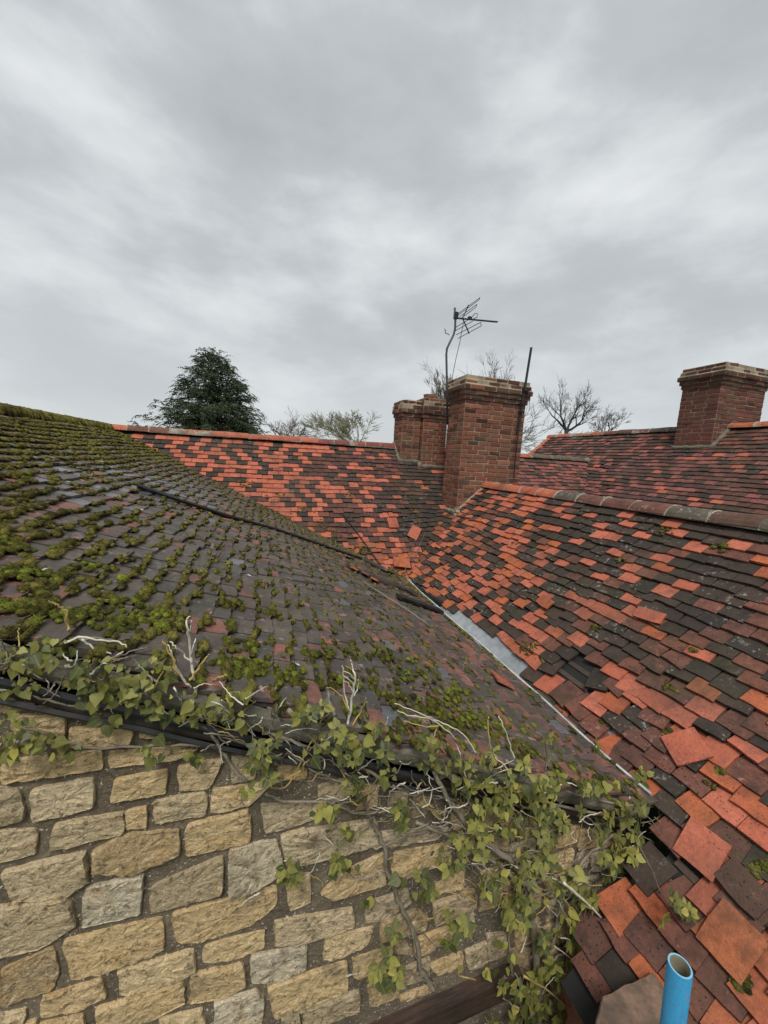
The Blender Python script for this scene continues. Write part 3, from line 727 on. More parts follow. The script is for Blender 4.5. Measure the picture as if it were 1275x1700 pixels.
# moss
def ico(sub):
    bm = bmesh.new(); bmesh.ops.create_icosphere(bm, subdivisions=sub, radius=1); vs = np.array([v.co[:] for v in bm.verts]); fs = [tuple(v.index for v in f.verts) for f in bm.faces]; bm.free(); return vs, np.array(fs)
ICO1, ICO2 = ico(1), ico(2)
class Lumps:
    def __init__(s): s.V = []; s.F = []; s.M = []; s.n = 0
    def add(s, c, ax, ay, az, fine, mi, rr):
        vs, fs = ICO2 if fine else ICO1
        k = 1 + (np.array([rr.random() for _ in range(len(vs))])-0.5)*(0.34 if fine else 0.4)
        vv = vs*k[:, None]
        P = np.asarray(c) + vv[:, :1]*ax + vv[:, 1:2]*ay + vv[:, 2:3]*az
        s.V.append(P); s.F.append(fs+s.n); s.M.append(np.full(len(fs), mi)); s.n += len(vs)
        if fine:                                # short leafy shoots standing off the cushion
            g = np.random.default_rng(rr.randrange(10**6)); m = 46
            nrm = g.normal(size=(m, 3)); nrm[:, 2] = np.abs(nrm[:, 2])*0.9; nrm /= np.linalg.norm(nrm, axis=1)[:, None]
            root = nrm*0.9; tip = nrm*g.uniform(1.15, 1.5, (m, 1)) + g.normal(size=(m, 3))*0.16
            sd = np.cross(nrm, g.normal(size=(m, 3))); sd = sd/np.linalg.norm(sd, axis=1)[:, None]*0.10
            q = np.stack([root-sd, root+sd, tip], 1).reshape(-1, 3)
            s.V.append(np.asarray(c) + q[:, :1]*ax + q[:, 1:2]*ay + q[:, 2:3]*az)
            s.F.append(np.arange(3*m).reshape(m, 3)+s.n); s.M.append(np.full(m, mi)); s.n += 3*m
    def obj(s, name, mats, parent):
        me = mesh(name, np.concatenate(s.V), np.concatenate(s.F).tolist(), mats, np.concatenate(s.M), smooth=True)
        return put(name, me, parent, None, 'stuff')
def grow_moss():
    rr = random.Random(77); lp = Lumps()
    for q in rec_m:
        _, u, v, h, *_r = q
        P = O_m+U_m*u+V_m*v; px, py, d = proj(P)
        if px < -160 or px > W+100 or py < 600: continue
        s = v/mlen
        n1 = noise.noise(Vector((u*0.9+3, v*0.9, 0.2)))*0.5+0.5; n2 = noise.noise(Vector((u*3.3, v*3.3, 4.2)))*0.5+0.5
        dens = 1.15 + 2.0*max(0, (s-0.35)/0.65)
        if s > 0.62: dens += 2.2*min(1, (s-0.62)/0.12)
        uv_ = G0[1] + v*(yr-G0[1])/mlen - u             # distance to the valley with the red roof
        if uv_ < 0.9: dens += 1.3
        if u < yw+0.32: dens += 0.5
        if v < 0.9: dens -= 0.75
        dens *= 0.25+0.85*n1+0.45*n2
        wet = (60 < px < 430 and 775 < py < 850)
        if wet: dens *= 0.4
        cnt = max(0, int(dens) + (rr.random() < dens-int(dens)))
        cnt = min(cnt, 7)
        big = (1.0 + 0.45*max(0, (s-0.4)))*(1.15 if d > 3 else 1)
        for c in range(cnt):
            uu = u + rr.uniform(-0.5, 0.5)*0.16
            vv = v + (rr.uniform(-0.012, 0.012) if rr.random() < 0.75 else rr.uniform(0.01, 0.10))
            base = O_m + U_m*uu + V_m*vv + MN*(h+0.024-0.11*max(0, vv-v))
            rad = rr.uniform(0.016, 0.032)*big          # flat dark crust the cushions grow from
            lp.add(base-MN*0.006, U_m*rad*rr.uniform(1.0, 1.8), V_m*rad*rr.uniform(.5, .9), MN*rad*0.28, False, 3, rr)
            n = rr.choice((3, 4, 5, 7)) if d < 3 else rr.choice((2, 2, 3))
            for k in range(n):
                rad = (rr.uniform(0.005, 0.011) if rr.random() < .7 else rr.uniform(.010, .018))*big
                cc = base + U_m*rr.gauss(0, 0.028) + V_m*rr.gauss(-0.003, 0.008)
                br = (u < yw+0.45 and rr.random() < 0.12)
                mi = 2 if br else (1 if rr.random() < (0.75 if s > 0.5 else 0.35) else 0)
                lp.add(cc, U_m*rad*rr.uniform(0.9, 2.0), V_m*rad*rr.uniform(0.7, 1.15), MN*rad*rr.uniform(0.5, 0.85), d < 2.2, mi, rr)
    # shaggy cushion over the ridge
    y = yw-0.05
    while y < yr-0.05:
        px, py, d = proj((xmr, y, zr))
        for k in range(14):
            a = rr.uniform(-1.4, 1.4)
            c = np.array([xmr+math.sin(a)*0.11, y+rr.uniform(-0.03, 0.03), zr-0.035+math.cos(a)*0.10])
            rad = rr.uniform(0.016, 0.032)
            lp.add(c, np.array([math.cos(a), 0, -math.sin(a)])*rad*1.8, np.array([0, 1, 0])*rad*0.7, np.array([math.sin(a), 0, math.cos(a)])*rad*0.8, False, 1 if rr.random() < 0.8 else 0, rr)
        y += 0.035
    for k in range(420):                       # crumbs of moss along the gutter edge
        u = rr.uniform(yw+0.9, G0[1]); v = 0.02+abs(rr.gauss(0, 0.03))
        if noise.noise(Vector((u*2.3, 0, 9))) < -0.1: continue
        c = O_m+U_m*u+V_m*v+MN*0.04; rad = rr.uniform(0.005, 0.013)
        lp.add(c, U_m*rad*1.5, V_m*rad, MN*rad*.7, u < yw+1, 0 if rr.random() < .6 else 2, rr)
    # heaps along the verge
    for px, py, n in ((70, 1000, 26), (130, 1020, 22), (200, 1035, 26), (270, 1040, 18), (255, 1015, 14), (380, 1095, 12), (420, 1110, 20), (400, 1075, 10), (485, 1120, 20), (525, 1085, 16), (640, 1090, 14), (650, 1150, 14), (690, 1120, 18),
                      (760, 1150, 22), (790, 1190, 24), (740, 1200, 14), (720, 1165, 18), (830, 1205, 16), (860, 1240, 10), (590, 1130, 12), (30, 950, 14), (90, 955, 12), (20, 905, 14), (160, 940, 8), (190, 1000, 10), (940, 1270, 6), (1000, 1310, 8), (885, 1215, 8)):
        for k in range(int(n*1.7)):
            c = on_moss(px+rr.gauss(0, 18), py+rr.gauss(0, 8), 0.035)
            if c[1] < yw-0.05: c[1] = yw-0.05+rr.uniform(0, 0.03)
            rad = rr.uniform(0.006, 0.015)
            lp.add(c, U_m*rad*rr.uniform(0.9, 1.7), V_m*rad*1.1, MN*rad*rr.uniform(0.5, 0.9), True, 2 if rr.random() < 0.3 else 0, rr)
    lp.obj('moss', ['moss', 'moss_dull', 'moss_bright', 'moss_crust'], stone_wing)
grow_moss()
# cement under the verge, black undercloak, loose white flakes
def verge():
    rr = random.Random(3)
    mb = MB(); n = 90; vs = []; fs = []
    for i in range(n+1):
        s = i/n; v = mlen*s*0.98 + 0.02
        base = O_m + V_m*v; base[1] = 0
        for k, (dy, dn) in enumerate(((-0.045, -0.002), (-0.052, -0.03), (-0.046, -0.062), (-0.03, -0.092), (0.0, -0.10))):
            p = base + MN*(dn + rr.uniform(-0.004, 0.004)); vs.append((p[0], yw+dy+rr.uniform(-0.004, 0.004), p[2]))
    for i in range(n):
        for k in range(4): fs.append((i*5+k, (i+1)*5+k, (i+1)*5+k+1, i*5+k+1))
    mb.add(vs, fs); mb.obj('verge_mortar', 'fillet', stone_wing)
    for row, (dn, th, dy) in enumerate(((-0.118, 0.014, -0.040), (-0.150, 0.016, -0.026), (-0.172, 0.010, -0.034))):
        mb = MB(); vs = []; fs = []
        for i in range(n+1):
            v = mlen*i/n*0.98+0.02; base = O_m+V_m*v
            w = noise.noise(Vector((v*3, row*7, 0)))*0.008
            for (a, b) in ((dy+w, dn+th), (dy-0.006+w, dn), (dy+w, dn-th), (0.02, dn-th), (0.02, dn+th)):
                p = base + MN*(b+w*0.7); vs.append((p[0], yw+a, p[2]))
        for i in range(n):
            for k in range(4): fs.append((i*5+k, (i+1)*5+k, (i+1)*5+k+1, i*5+k+1))
        mb.add(vs, fs); mb.obj('undercloak', 'black' if row != 1 else 'darkwood', stone_wing)
    mb = MB()
    for px, py in ((382, 957), (414, 955), (400, 999), (562, 951), (75, 945), (305, 873), (70, 797), (95, 800), (235, 846), (115, 800), (492, 1102)):
        c = on_moss(px, py, 0.034); a = rr.uniform(0, 6.3)
        e1 = U_m*math.cos(a)+V_m*math.sin(a); e2 = -U_m*math.sin(a)+V_m*math.cos(a); s = rr.uniform(0.012, 0.02)*(np.linalg.norm(c-CAM)/2.0)**0.4
        k = 7; vs = [c+MN*0.004] + [c+e1*math.cos(t*6.283/k)*s*rr.uniform(0.9, 1.6)+e2*math.sin(t*6.283/k)*s*rr.uniform(0.4, 0.7) for t in range(k)]
        mb.add(vs, [(0, 1+t, 1+(t+1) % k) for t in range(k)])
    mb.obj('pale_chips', 'white', stone_wing, 'stuff')
verge()
# lead-lined gutter between the two roofs
def gutter():
    mb = MB(); vs = []; fs = []; n = 40
    prof = [(-0.02, 0.03), (0.012, 0.025), (0.03, 0.006), (0.10, 0.012), (0.16, 0.062), (0.225, 0.118)]
    y0, y1 = yw+0.02, G0[1]+0.35
    for i in range(n+1):
        y = y0+(y1-y0)*i/n
        for dx, dz in prof: vs.append((xg+dx, y, zg+dz-0.012+0.004*math.sin(y*9)))
    k = len(prof)
    for i in range(n):
        for q in range(k-1): fs.append((i*k+q, i*k+q+1, (i+1)*k+q+1, (i+1)*k+q))
    mb.add(vs, fs); mb.obj('valley_gutter', 'lead', stone_wing, smooth=True)
    mb = MB(); pts = [(xg+0.012+0.006*math.sin(y*3), y, zg+0.050+0.004*math.sin(y*7)) for y in np.linspace(yw-0.02, G0[1]-0.2, 30)]
    mb.tube(pts, 0.008, 6); mb.obj('gutter_lip', 'lip', stone_wing)
gutter()

# ================================================================== red roofed range behind
red_range = empty('red_roofed_range', (xmr+4, yr+1.5, 0), 'cross range behind with chequered red and black tiled roof', 'building')
U_r, V_r = np.array([1., 0, 0]), np.array([0, math.cos(rp), math.sin(rp)])
ze = zg-0.5; rlen = (zr-ze)/math.sin(rp); O_r = np.array([0, yr-(zr-ze)/math.tan(rp), ze])
XR = VV[0]
xl = xmr-3
roof_r = slab('roof', [O_r+U_r*xl, O_r+U_r*(XR+0.8), O_r+U_r*(XR+0.8)+V_r*rlen, O_r+U_r*xl+V_r*rlen], 'felt', red_range, 0.05)
slab('roof_slope', [(xl, yr, zr), (XR+0.8, yr, zr), (XR+0.8, yr+2.6, zr-2.6*math.tan(rp)), (xl, yr+2.6, zr-2.6*math.tan(rp))], 'purple', red_range, 0.05)
mb = MB(); mb.aabox((xl+.1, yr+2.1, 0), (XR+.7, yr+2.4, zr-2.4*math.tan(rp)-0.06)); mb.aabox((xl+.1, yr-1.2, 0), (xl+.4, yr+2.098, zr-2.4*math.tan(rp)-0.06)); mb.obj('wall', 'brick', red_range)
_chk = [[1 if random.Random(a*77+b*131).random() < 0.5 else 0 for a in range(90)] for b in range(60)]
def cls_r(u, v, j, i, r):
    P = O_r+U_r*u+V_r*v; px, py, d = proj(P)
    if px > 850: return r.choice(('pink', 'pink', 'purple', 'brown', 'pink', 'char'))
    x = r.random()
    if px < 545 + 40*math.sin(py*0.07):
        x2 = 2*i + (j % 2) + abs((j % 8)-4)               # chequer that zigzags up the slope
        bright = (x2 % 4) < 2
        if x < 0.16: bright = True
        elif x > 0.93: bright = not bright
        if py > 790 and px < 480: bright = bright or x < 0.45
        return 'bright' if bright else ('char' if r.random() < 0.75 else 'purple')
    if px < 690 and py > 905: return r.choice(('bright', 'orange', 'orange', 'bright', 'brown', 'purple'))
    if px > 660: return 'char' if x < 0.72 else r.choice(('purple', 'purple', 'brown', 'bright'))
    st = noise.noise(Vector((u*1.8, v*0.7, 9)))
    pb = 0.30 if abs(px-(595+0.15*(py-740))) < 22 else 0.10
    if x < pb+max(0, st)*0.35: return 'bright'
    return 'purple' if r.random() < 0.7 else ('brown' if r.random() < 0.6 else 'char')
def chaos_r(u, v):
    P = O_r+U_r*u+V_r*v; px, py, d = proj(P)
    return 0.9 if (py > 850 and px > 540) else (0.35 if px > 540 else 0.05)
lay_tiles('red', roof_r, red_range, O_r, U_r, V_r, RN, xmr-0.4, XR+0.5, 0.1, rlen-0.06, 0.166, 0.098, 0.0170, cls_r, lambda u, v: True, wobs=1.0, dis=0.008, slip=0.003, chaos=chaos_r)
# ridge from the mossy junction to the chimney, and on beyond it
xch = hit(652, 745, (0, yr, 0), WN)[0]
ridge_tiles(roof_r, (xmr-0.02, yr, zr+0.01), (xch+0.02, yr, zr+0.01), 16, 0.115, lambda s, r: ('ridge_red' if (s < 0.70 and not 0.05 < s < 0.15) else ('ridge_old' if s < 0.16 else 'ridge_maroon')), 8)
ridge_tiles(roof_r, (xch+1.05, yr, zr+0.01), (XR-0.02, yr, zr+0.01), 7, 0.115, lambda s, r: 'ridge_red' if s < 0.6 else 'ridge_grey', 9)

# ================================================================== right wing
right_wing = empty('tiled_wing', (xtr, yw+1.5, 0), 'wing on the right with patchy orange and charcoal tiles and slipped tiles', 'building')
U_t, V_t = np.array([0, 1., 0]), np.array([math.cos(tp), 0, math.sin(tp)])
tlen = (xtr-xg2)/math.cos(tp); O_t = np.array([xg2, 0, zg2])
LOW = 0.95                                            # the slope runs on below the gutter in front of the stone gable
ytop = yr - (zr-ztr)/math.tan(rp)                      # where its ridge meets the red slope
roof_t = slab('roof', [O_t+U_t*(yw+0.0), O_t+U_t*(yr), O_t+U_t*(yr)+V_t*tlen, O_t+U_t*(-1.6)+V_t*tlen, O_t+U_t*(-1.6)-V_t*LOW, O_t+U_t*(yw-0.17)-V_t*LOW, O_t+U_t*(yw-0.17)], 'felt', right_wing, 0.04)
slab('roof_slope', [(xtr, -1.6, ztr), (xtr, yr, ztr), (xtr+2.0, yr, ztr-2.0*math.tan(tp)), (xtr+2.0, -1.6, ztr-2.0*math.tan(tp))], 'purple', right_wing, 0.05)
mb = MB(); mb.aabox((xtr+1.5, -1.4, 0), (xtr+1.8, yr, ztr-1.8*math.tan(tp)-.06)); mb.aabox((xg2-LOW*0.6, -1.4, 0), (xg2-LOW*0.6+.3, yw-0.06, zg2-LOW*math.sin(tp)-0.02)); mb.obj('wall', 'brick', right_wing)
def uvt(px, py):
    P = on_right(px, py); return P[1], (P[0]-xg2)/math.cos(tp)
holes = [(uvt(950, 1128), 0.15, 0.145), (uvt(1155, 1462), 0.085, 0.10)]
GY0, GY1 = on_right(752, 1030)[1], on_right(868, 1142)[1]
def keep_t(u, v):
    if v < (-0.02 if u > GY1 else -0.12) and u > yw-0.10: return False
    if v < -0.02 and u > GY1: return False
    if v < -LOW+0.02: return False
    if v < 0.10 and GY1 < u < GY0: return False
    for (hu, hv), du, dv in holes:
        if abs(u-hu) < du and abs(v-hv) < dv: return False
    return True
def cls_t(u, v, j, i, r):
    P = O_t+U_t*u+V_t*v; px, py, d = proj(P); x = r.random()
    n = noise.noise(Vector((u*1.4, v*2.2, 2)))
    if px < 1115 and py > 1400: return 'brown' if x < 0.55 else 'char' if x < 0.8 else 'orange'  # brown broken tiles; darker classes also put the shadow here into the colour
    if px < 900 and py > 830:
        return 'bright' if x < 0.30 else 'orange' if x < 0.52 else 'brown' if x < 0.58 else 'char'
    if v > tlen-0.17: return 'char' if x < 0.6 else 'ridge_grey'
    if py > 1180:
        return 'brown' if x < 0.42 else 'bright' if x < 0.60 else 'orange' if x < 0.78 else 'char'
    if py > 1000:
        return 'bright' if x < 0.20 else 'orange' if x < 0.30 else 'brown' if x < 0.64 else 'char'
    
    if (i+j//2) % 3 == 0 and x < 0.62: return 'bright' if r.random() < 0.75 else 'orange'
    return 'bright' if x < 0.07 else 'brown' if x < 0.24 + 0.2*n else 'char'
def chaos_t(u, v):
    P = O_t+U_t*u+V_t*v; px, py, d = proj(P)
    c = 0.25
    if v < 0.75: c = 0.6
    if py > 1100 and px < 1130: c = 0.9
    if py > 1420: c = 0.6
    return c
lay_tiles('right', roof_t, right_wing, O_t, U_t, V_t, TN, -1.5, ytop+0.5, -LOW, tlen-0.04, 0.152, 0.099, 0.0175, cls_t, keep_t, wobs=1.3, dis=0.022, slip=0.006, chaos=chaos_t, margin=300)
# battens showing through the holes
for (hu, hv), du, dv in holes[:2]:
    for k in (-1, 0, 1):
        mb = MB(); c = O_t+U_t*hu+V_t*(hv+k*0.10)+TN*0.016
        mb.box(c-TN*0.016, U_t*(du+0.0), V_t*0.017, TN*0.011); mb.obj('batten', 'batten', right_wing)
ridge_tiles(roof_t, (xtr, -1.4, ztr+0.0), (xtr, on_right(803, 808)[1], ztr+0.0), 20, 0.125, lambda s, r: 'ridge_red' if s > 0.76 else ('ridge_grey' if r.random() < 0.3 else 'ridge_old'), 10)

def tufts(parent, spots, f, U, V, Nn, seed):
    rr = random.Random(seed); lp = Lumps()
    for px, py, n, sp in spots:
        for k in range(n):
            c = f(px+rr.gauss(0, sp), py+rr.gauss(0, sp*.6), 0.038); d = proj(c)[2]; rad = rr.uniform(.004, .011)*(1+0.12*d)
            lp.add(c, U*rad*rr.uniform(.9, 1.8), V*rad, Nn*rad*rr.uniform(.5, .9), d < 3, rr.choice((0, 0, 1, 3)), rr)
    lp.obj('moss', ['moss', 'moss_dull', 'moss_bright', 'moss_crust'], parent)
tufts(right_wing, [(880, 1072, 26, 9), (990, 1042, 22, 7), (1108, 1140, 16, 6), (1262, 1440, 34, 9), (1196, 1282, 14, 5), (1110, 1215, 10, 4), (900, 1095, 12, 6), (1030, 930, 10, 5), (1075, 1330, 14, 10), (1230, 1630, 26, 9), (1150, 1080, 8, 4), (870, 1085, 20, 8), (960, 860, 10, 8), (1100, 880, 12, 8), (1200, 905, 12, 8), (850, 905, 10, 5), (690, 930, 14, 6), (705, 900, 16, 6), (718, 870, 16, 6), (725, 845, 14, 5), (1010, 1200, 10, 6), (950, 1180, 12, 8), (1180, 1300, 8, 5)], on_right, U_t, V_t, TN, 5)
tufts(red_range, [(690, 845, 26, 6), (688, 825, 26, 7), (695, 865, 22, 6), (700, 805, 16, 6), (585, 822, 18, 5), (690, 890, 16, 5), (655, 950, 20, 6), (535, 870, 24, 8), (500, 850, 24, 8), (560, 890, 30, 9), (600, 915, 30, 9), (455, 825, 20, 8), (410, 805, 16, 7)], on_red, U_r, V_r, RN, 6)
# ================================================================== far right range
far_wing = empty('hipped_range', (xfr, yfe-3, 0), 'far range at right with weathered pinkish tiles and its own chimney', 'building')
U_f, V_f = np.array([0, 1., 0]), np.array([math.cos(fp), 0, math.sin(fp)])
zfe = ztr-1.2; flen = (zfr-zfe)/math.sin(fp); O_f = np.array([xfr-(zfr-zfe)/math.tan(fp), 0, zfe])
_hp = on_far(880, 757); hipk = (_hp[1]-yfe)/(zfr-_hp[2]) if zfr > _hp[2] else 0.5
hipk = max(0.2, min(1.2, hipk))
hl = (zfr-zfe)
roof_f = slab('roof', [O_f+U_f*(-1), O_f+U_f*(yfe+hipk*hl), O_f+U_f*yfe+V_f*flen, O_f+U_f*(-1)+V_f*flen], 'felt', far_wing, 0.05)
slab('roof_slope', [(xfr, -1, zfr), (xfr, yfe, zfr), (xfr+2.4, yfe+hipk*2.4*math.tan(fp), zfr-2.4*math.tan(fp)), (xfr+2.4, -1, zfr-2.4*math.tan(fp))], 'purple', far_wing, 0.05)
slab('hip_slope', [O_f+U_f*(yfe+hipk*hl), (2*xfr-O_f[0], yfe+hipk*hl, zfe), (xfr, yfe, zfr)], 'purple', far_wing, 0.05)
mb = MB(); mb.aabox((O_f[0]+0.3, -0.9, 0), (O_f[0]+0.6, yfe+hipk*hl-.4, zfe)); mb.aabox((2*xfr-O_f[0]-.6, -0.9, 0), (2*xfr-O_f[0]-.3, yfe+hipk*hl-.4, zfe)); mb.obj('wall', 'brick', far_wing)
def cls_f(u, v, j, i, r):
    n = noise.noise(Vector((u*1.3, v*2.5, 6))); x = r.random()
    if x < 0.24+0.3*n: return 'pink'
    if x < 0.34+0.2*n: return 'bright' if r.random() < 0.35 else 'pink'
    return 'purple' if r.random() < 0.62 else 'char' if r.random() < 0.6 else 'brown'
lay_tiles('far', roof_f, far_wing, O_f, U_f, V_f, FN, 1.0, yfe+hipk*hl, 0.2, flen-0.05, 0.17, 0.104, 0.019, cls_f, lambda u, v: u < yfe+hipk*(flen-v)*math.sin(fp)+0.02, wobs=1.5, dis=0.010, slip=0.004, chaos=lambda u, v: 0.1)
# ridge pieces both sides of the chimney
_c3 = on_far(1180, 744)
def solve_depth(P, px_target, axis, lo, hi):
    a = np.array(axis, float)
    for _ in range(50):
        m = (lo+hi)/2; u, v, d = proj(np.asarray(P)+a*m); u0, _, _ = proj(np.asarray(P)+a*lo)
        if (u-px_target)*(u0-px_target) <= 0: hi = m
        else: lo = m
    return (lo+hi)/2
ch3_y0 = _c3[1]; ch3_x0 = _c3[0]
ch3_d = solve_depth(_c3, 1117, (0, 1, 0), 0.0, 6.0); ch3_w = solve_depth(_c3, 1252, (1, 0, 0), 0.0, 4.0)
ridge_tiles(roof_f, (xfr, ch3_y0+ch3_d+0.02, zfr), (xfr, yfe+0.05, zfr), max(4, int((yfe-ch3_y0-ch3_d)/0.36)), 0.12, lambda s, r: 'ridge_red' if s > 0.55 else ('ridge_old' if s > 0.2 else 'ridge_grey'), 12)
ridge_tiles(roof_f, (xfr, 1.0, zfr), (xfr, ch3_y0-0.02, zfr), int((ch3_y0-1)/0.36), 0.12, lambda s, r: 'ridge_red', 13)
ridge_tiles(roof_f, (xfr, yfe-0.03, zfr), tuple(O_f+U_f*(yfe+hipk*hl*0.6)+V_f*(flen*0.4)), 9, 0.11, lambda s, r: 'ridge_red', 14)
print('far', ch3_x0, ch3_y0, ch3_d, ch3_w, 'hipk', hipk)

# ================================================================== chimneys
def brick_variant(l, h, d, seed):
    r = random.Random(seed); vs = []
    b = 0.0045
    for y in (0, 1):
        for (x, z) in ((0, 0), (1, 0), (1, 1), (0, 1)):
            vs.append((x*l, y*d, z*h))
    # front face (y=0) inset ring for worn arrises
    fr = [(b+r.uniform(0, .004), -0.004, b), (l-b-r.uniform(0, .004), -0.004, b+r.uniform(0, .003)), (l-b, -0.004, h-b-r.uniform(0, .003)), (b, -0.004, h-b)]
    vs += fr
    fs = [(8, 9, 10, 11), (0, 1, 9, 8), (1, 2, 10, 9), (2, 3, 11, 10), (3, 0, 8, 11), (1, 5, 6, 2), (4, 0, 3, 7), (3, 2, 6, 7), (0, 4, 5, 1)]
    return vs, fs
BR = {}
def brick_mesh(l, h, d):
    key = (round(l, 3), round(h, 3), R.randrange(5))
    if key not in BR: BR[key] = mesh('brick', *brick_variant(l, h, d, hash(key) % 999), 'brick')
    return BR[key]
def chimney(thing, x0, y0, w, d, z0, z1, label, course=0.0745, offs=(0.022, 0.045, 0.07, 0.048, 0.028), mat='brick', soot=True, missing=0.0, seed=1, lean=0.0):
    """rectangular stack: mortar core, bricks laid course by course on all four faces, corbelled head"""
    r = random.Random(seed); n = max(6, round((z1-z0)/course)); course = (z1-z0)/n
    h = course-0.012; bd = 0.06; jt = 0.014
    core = MB(); bricks = []
    for c in range(n):
        o = offs[c-(n-len(offs))] if c >= n-len(offs) else 0.0
        core.aabox((x0-o+0.004, y0-o+0.004, z0+c*course), (x0+w+o-0.004, y0+d+o-0.004, z0+(c+1)*course-(0 if c == n-1 else 0.0)))
    ch = core.obj('chimney', 'mortar', thing); ch['label'] = label
    for c in range(n):
        k = c-(n-len(offs)); o = offs[k] if k >= 0 else 0.0
        z = z0+c*course+0.007
        faces = (((x0-o, y0-o), (1, 0), w+2*o), ((x0+w+o, y0-o), (0, 1), d+2*o), ((x0+w+o, y0+d+o), (-1, 0), w+2*o), ((x0-o, y0+d+o), (0, -1), d+2*o))
        for fi, ((ax, ay), (dx, dy), Ln) in enumerate(faces):
            # split the face into stretchers and headers, starting differently each course
            pos = 0.0; items = []
            first = 0.107 if (c+fi) % 2 else 0.220
            nb = max(1, round((Ln-first)/0.226)); seg = (Ln-first)/nb
            if seg > 0.25: seg = (Ln-first)/(nb+1); nb += 1
            items = [first]+[seg]*nb
            if seg < 0.12: items = [Ln]
            for it in items:
                worn = k >= len(offs)-2
                if not (k == len(offs)-1 and r.random() < 0.12):
                    out = r.uniform(-0.003, 0.004) + (r.uniform(-0.014, 0.004) if worn else 0)
                    px_, py_ = ax+dx*(pos+jt/2), ay+dy*(pos+jt/2)
                    nx_, ny_ = dy, -dx                 # outward
                    X = Vector((dx, dy, 0)); Yv = Vector((-nx_, -ny_, 0)); Zv = Vector((0, 0, 1))
                    M4 = Matrix.Translation((px_+nx_*out, py_+ny_*out, z+r.uniform(-0.002, 0.002))) @ Matrix((X, Yv, Zv)).transposed().to_4x4() @ Matrix.Rotation(r.gauss(0, 0.03 if worn else 0.010), 4, 'Y') @ Matrix.Rotation(r.gauss(0, 0.03 if worn else 0.008), 4, 'Z')
                    sooty = soot and (c >= n-len(offs)-1 and r.random() < (0.85 if k != len(offs)-1 else 0.6)) or r.random() < 0.07
                    bricks.append((M4, it-jt, 'brick_dark' if sooty else mat))
                pos += it
    for M4, l, m in bricks[:600]:
        o = put('brick', brick_mesh(l, h, bd), ch, M4)
        o.material_slots[0].link = 'OBJECT'; o.material_slots[0].material = MAT[m]
    # sloped mortar flaunching on the steps of the head
    mb = MB(); zt = z0+n*course; o = offs[-1]
    mb.add([(x0-o+.02, y0-o+.02, zt+.002), (x0+w+o-.02, y0-o+.02, zt+.002), (x0+w+o-.02, y0+d+o-.02, zt+.002), (x0-o+.02, y0+d+o-.02, zt+.002), (x0+w*.4, y0+d*.4, zt+.05), (x0+w*.6, y0+d*.4, zt+.05), (x0+w*.6, y0+d*.6, zt+.05), (x0+w*.4, y0+d*.6, zt+.05)],
           [(0, 1, 5, 4), (1, 2, 6, 5), (2, 3, 7, 6), (3, 0, 4, 7), (4, 5, 6, 7), (0, 3, 2, 1)])
    for k in (len(offs)-1, len(offs)-2):
        oi, oo = offs[k], offs[k-1]; zz = z0+(n-len(offs)+k)*course
        if oo > oi:
            a = [(x0-oo+.012, y0-oo+.012), (x0+w+oo-.012, y0-oo+.012), (x0+w+oo-.012, y0+d+oo-.012), (x0-oo+.012, y0+d+oo-.012)]
            b = [(x0-oi-.001, y0-oi-.001), (x0+w+oi+.001, y0-oi-.001), (x0+w+oi+.001, y0+d+oi+.001), (x0-oi-.001, y0+d+oi+.001)]
            mb.add([(*p, zz+.001) for p in a]+[(*p, zz+.024) for p in b], [(i, (i+1) % 4, 4+(i+1) % 4, 4+i) for i in range(4)])
    mb.obj('flaunching', 'mortar', ch)
    return ch, n, course
def top_z(P, px, py):
    """height of the vertical through P where it passes picture row py"""
    lo, hi = P[2]-1, P[2]+6
    for _ in range(50):
        m = (lo+hi)/2; v = proj((P[0], P[1], m))[1]
        if v > py: lo = m
        else: hi = m
    return (lo+hi)/2
# tall stack on the right wing
c1 = on_right(757, 852)
c1_d = solve_depth(c1, 732, (0, 1, 0), 0.0, 4.0); c1_w = solve_depth(c1, 854, (1, 0, 0), 0.0, 4.0)
c1_t = top_z(c1, 768, 622)
print('chimney1', c1, c1_d, c1_w, c1_t)
chim1, n1_, cz1 = chimney(right_wing, c1[0], c1[1], c1_w, c1_d, c1[2]-0.25, c1_t, 'tall square red brick chimney with sooty corbelled head', seed=4)
def fillet(pts, r0, parent, name='flashing_mortar', mat='bedding'):
    mb = MB(); rr = random.Random(9); P = []
    for a, b in zip(pts[:-1], pts[1:]):
        for k in range(8): P.append(np.asarray(a)*(1-k/8)+np.asarray(b)*k/8)
    P.append(np.asarray(pts[-1])); mb.tube(P, [r0*rr.uniform(0.75, 1.2) for _ in P], 7); return mb.obj(name, mat, parent, smooth=True)
def on_slope_t(x, y): return (x, y, zg2+(x-xg2)*math.tan(tp)+0.03)
fillet([on_slope_t(c1[0]-0.01, c1[1]+c1_d), on_slope_t(c1[0]-0.01, c1[1]-0.01), on_slope_t(xtr-0.05, c1[1]-0.012)], 0.035, right_wing)
mb = MB(); rr = random.Random(2)
for k in range(5):
    p = np.array(on_slope_t(c1[0]-0.02+rr.uniform(-.05, .05), c1[1]-0.03+rr.uniform(-.08, .05)))
    e = np.array([rr.uniform(-1, 1), rr.uniform(-1, 1), rr.uniform(-.3, .3)]); e /= np.linalg.norm(e); f_ = np.cross(e, [0, 0, 1]); f_ /= np.linalg.norm(f_)
    mb.box(p+np.array([0, 0, .01]), e*0.05, f_*0.03, np.cross(e, f_)*0.022)
mb.obj('broken_mortar', 'mortar', right_wing)
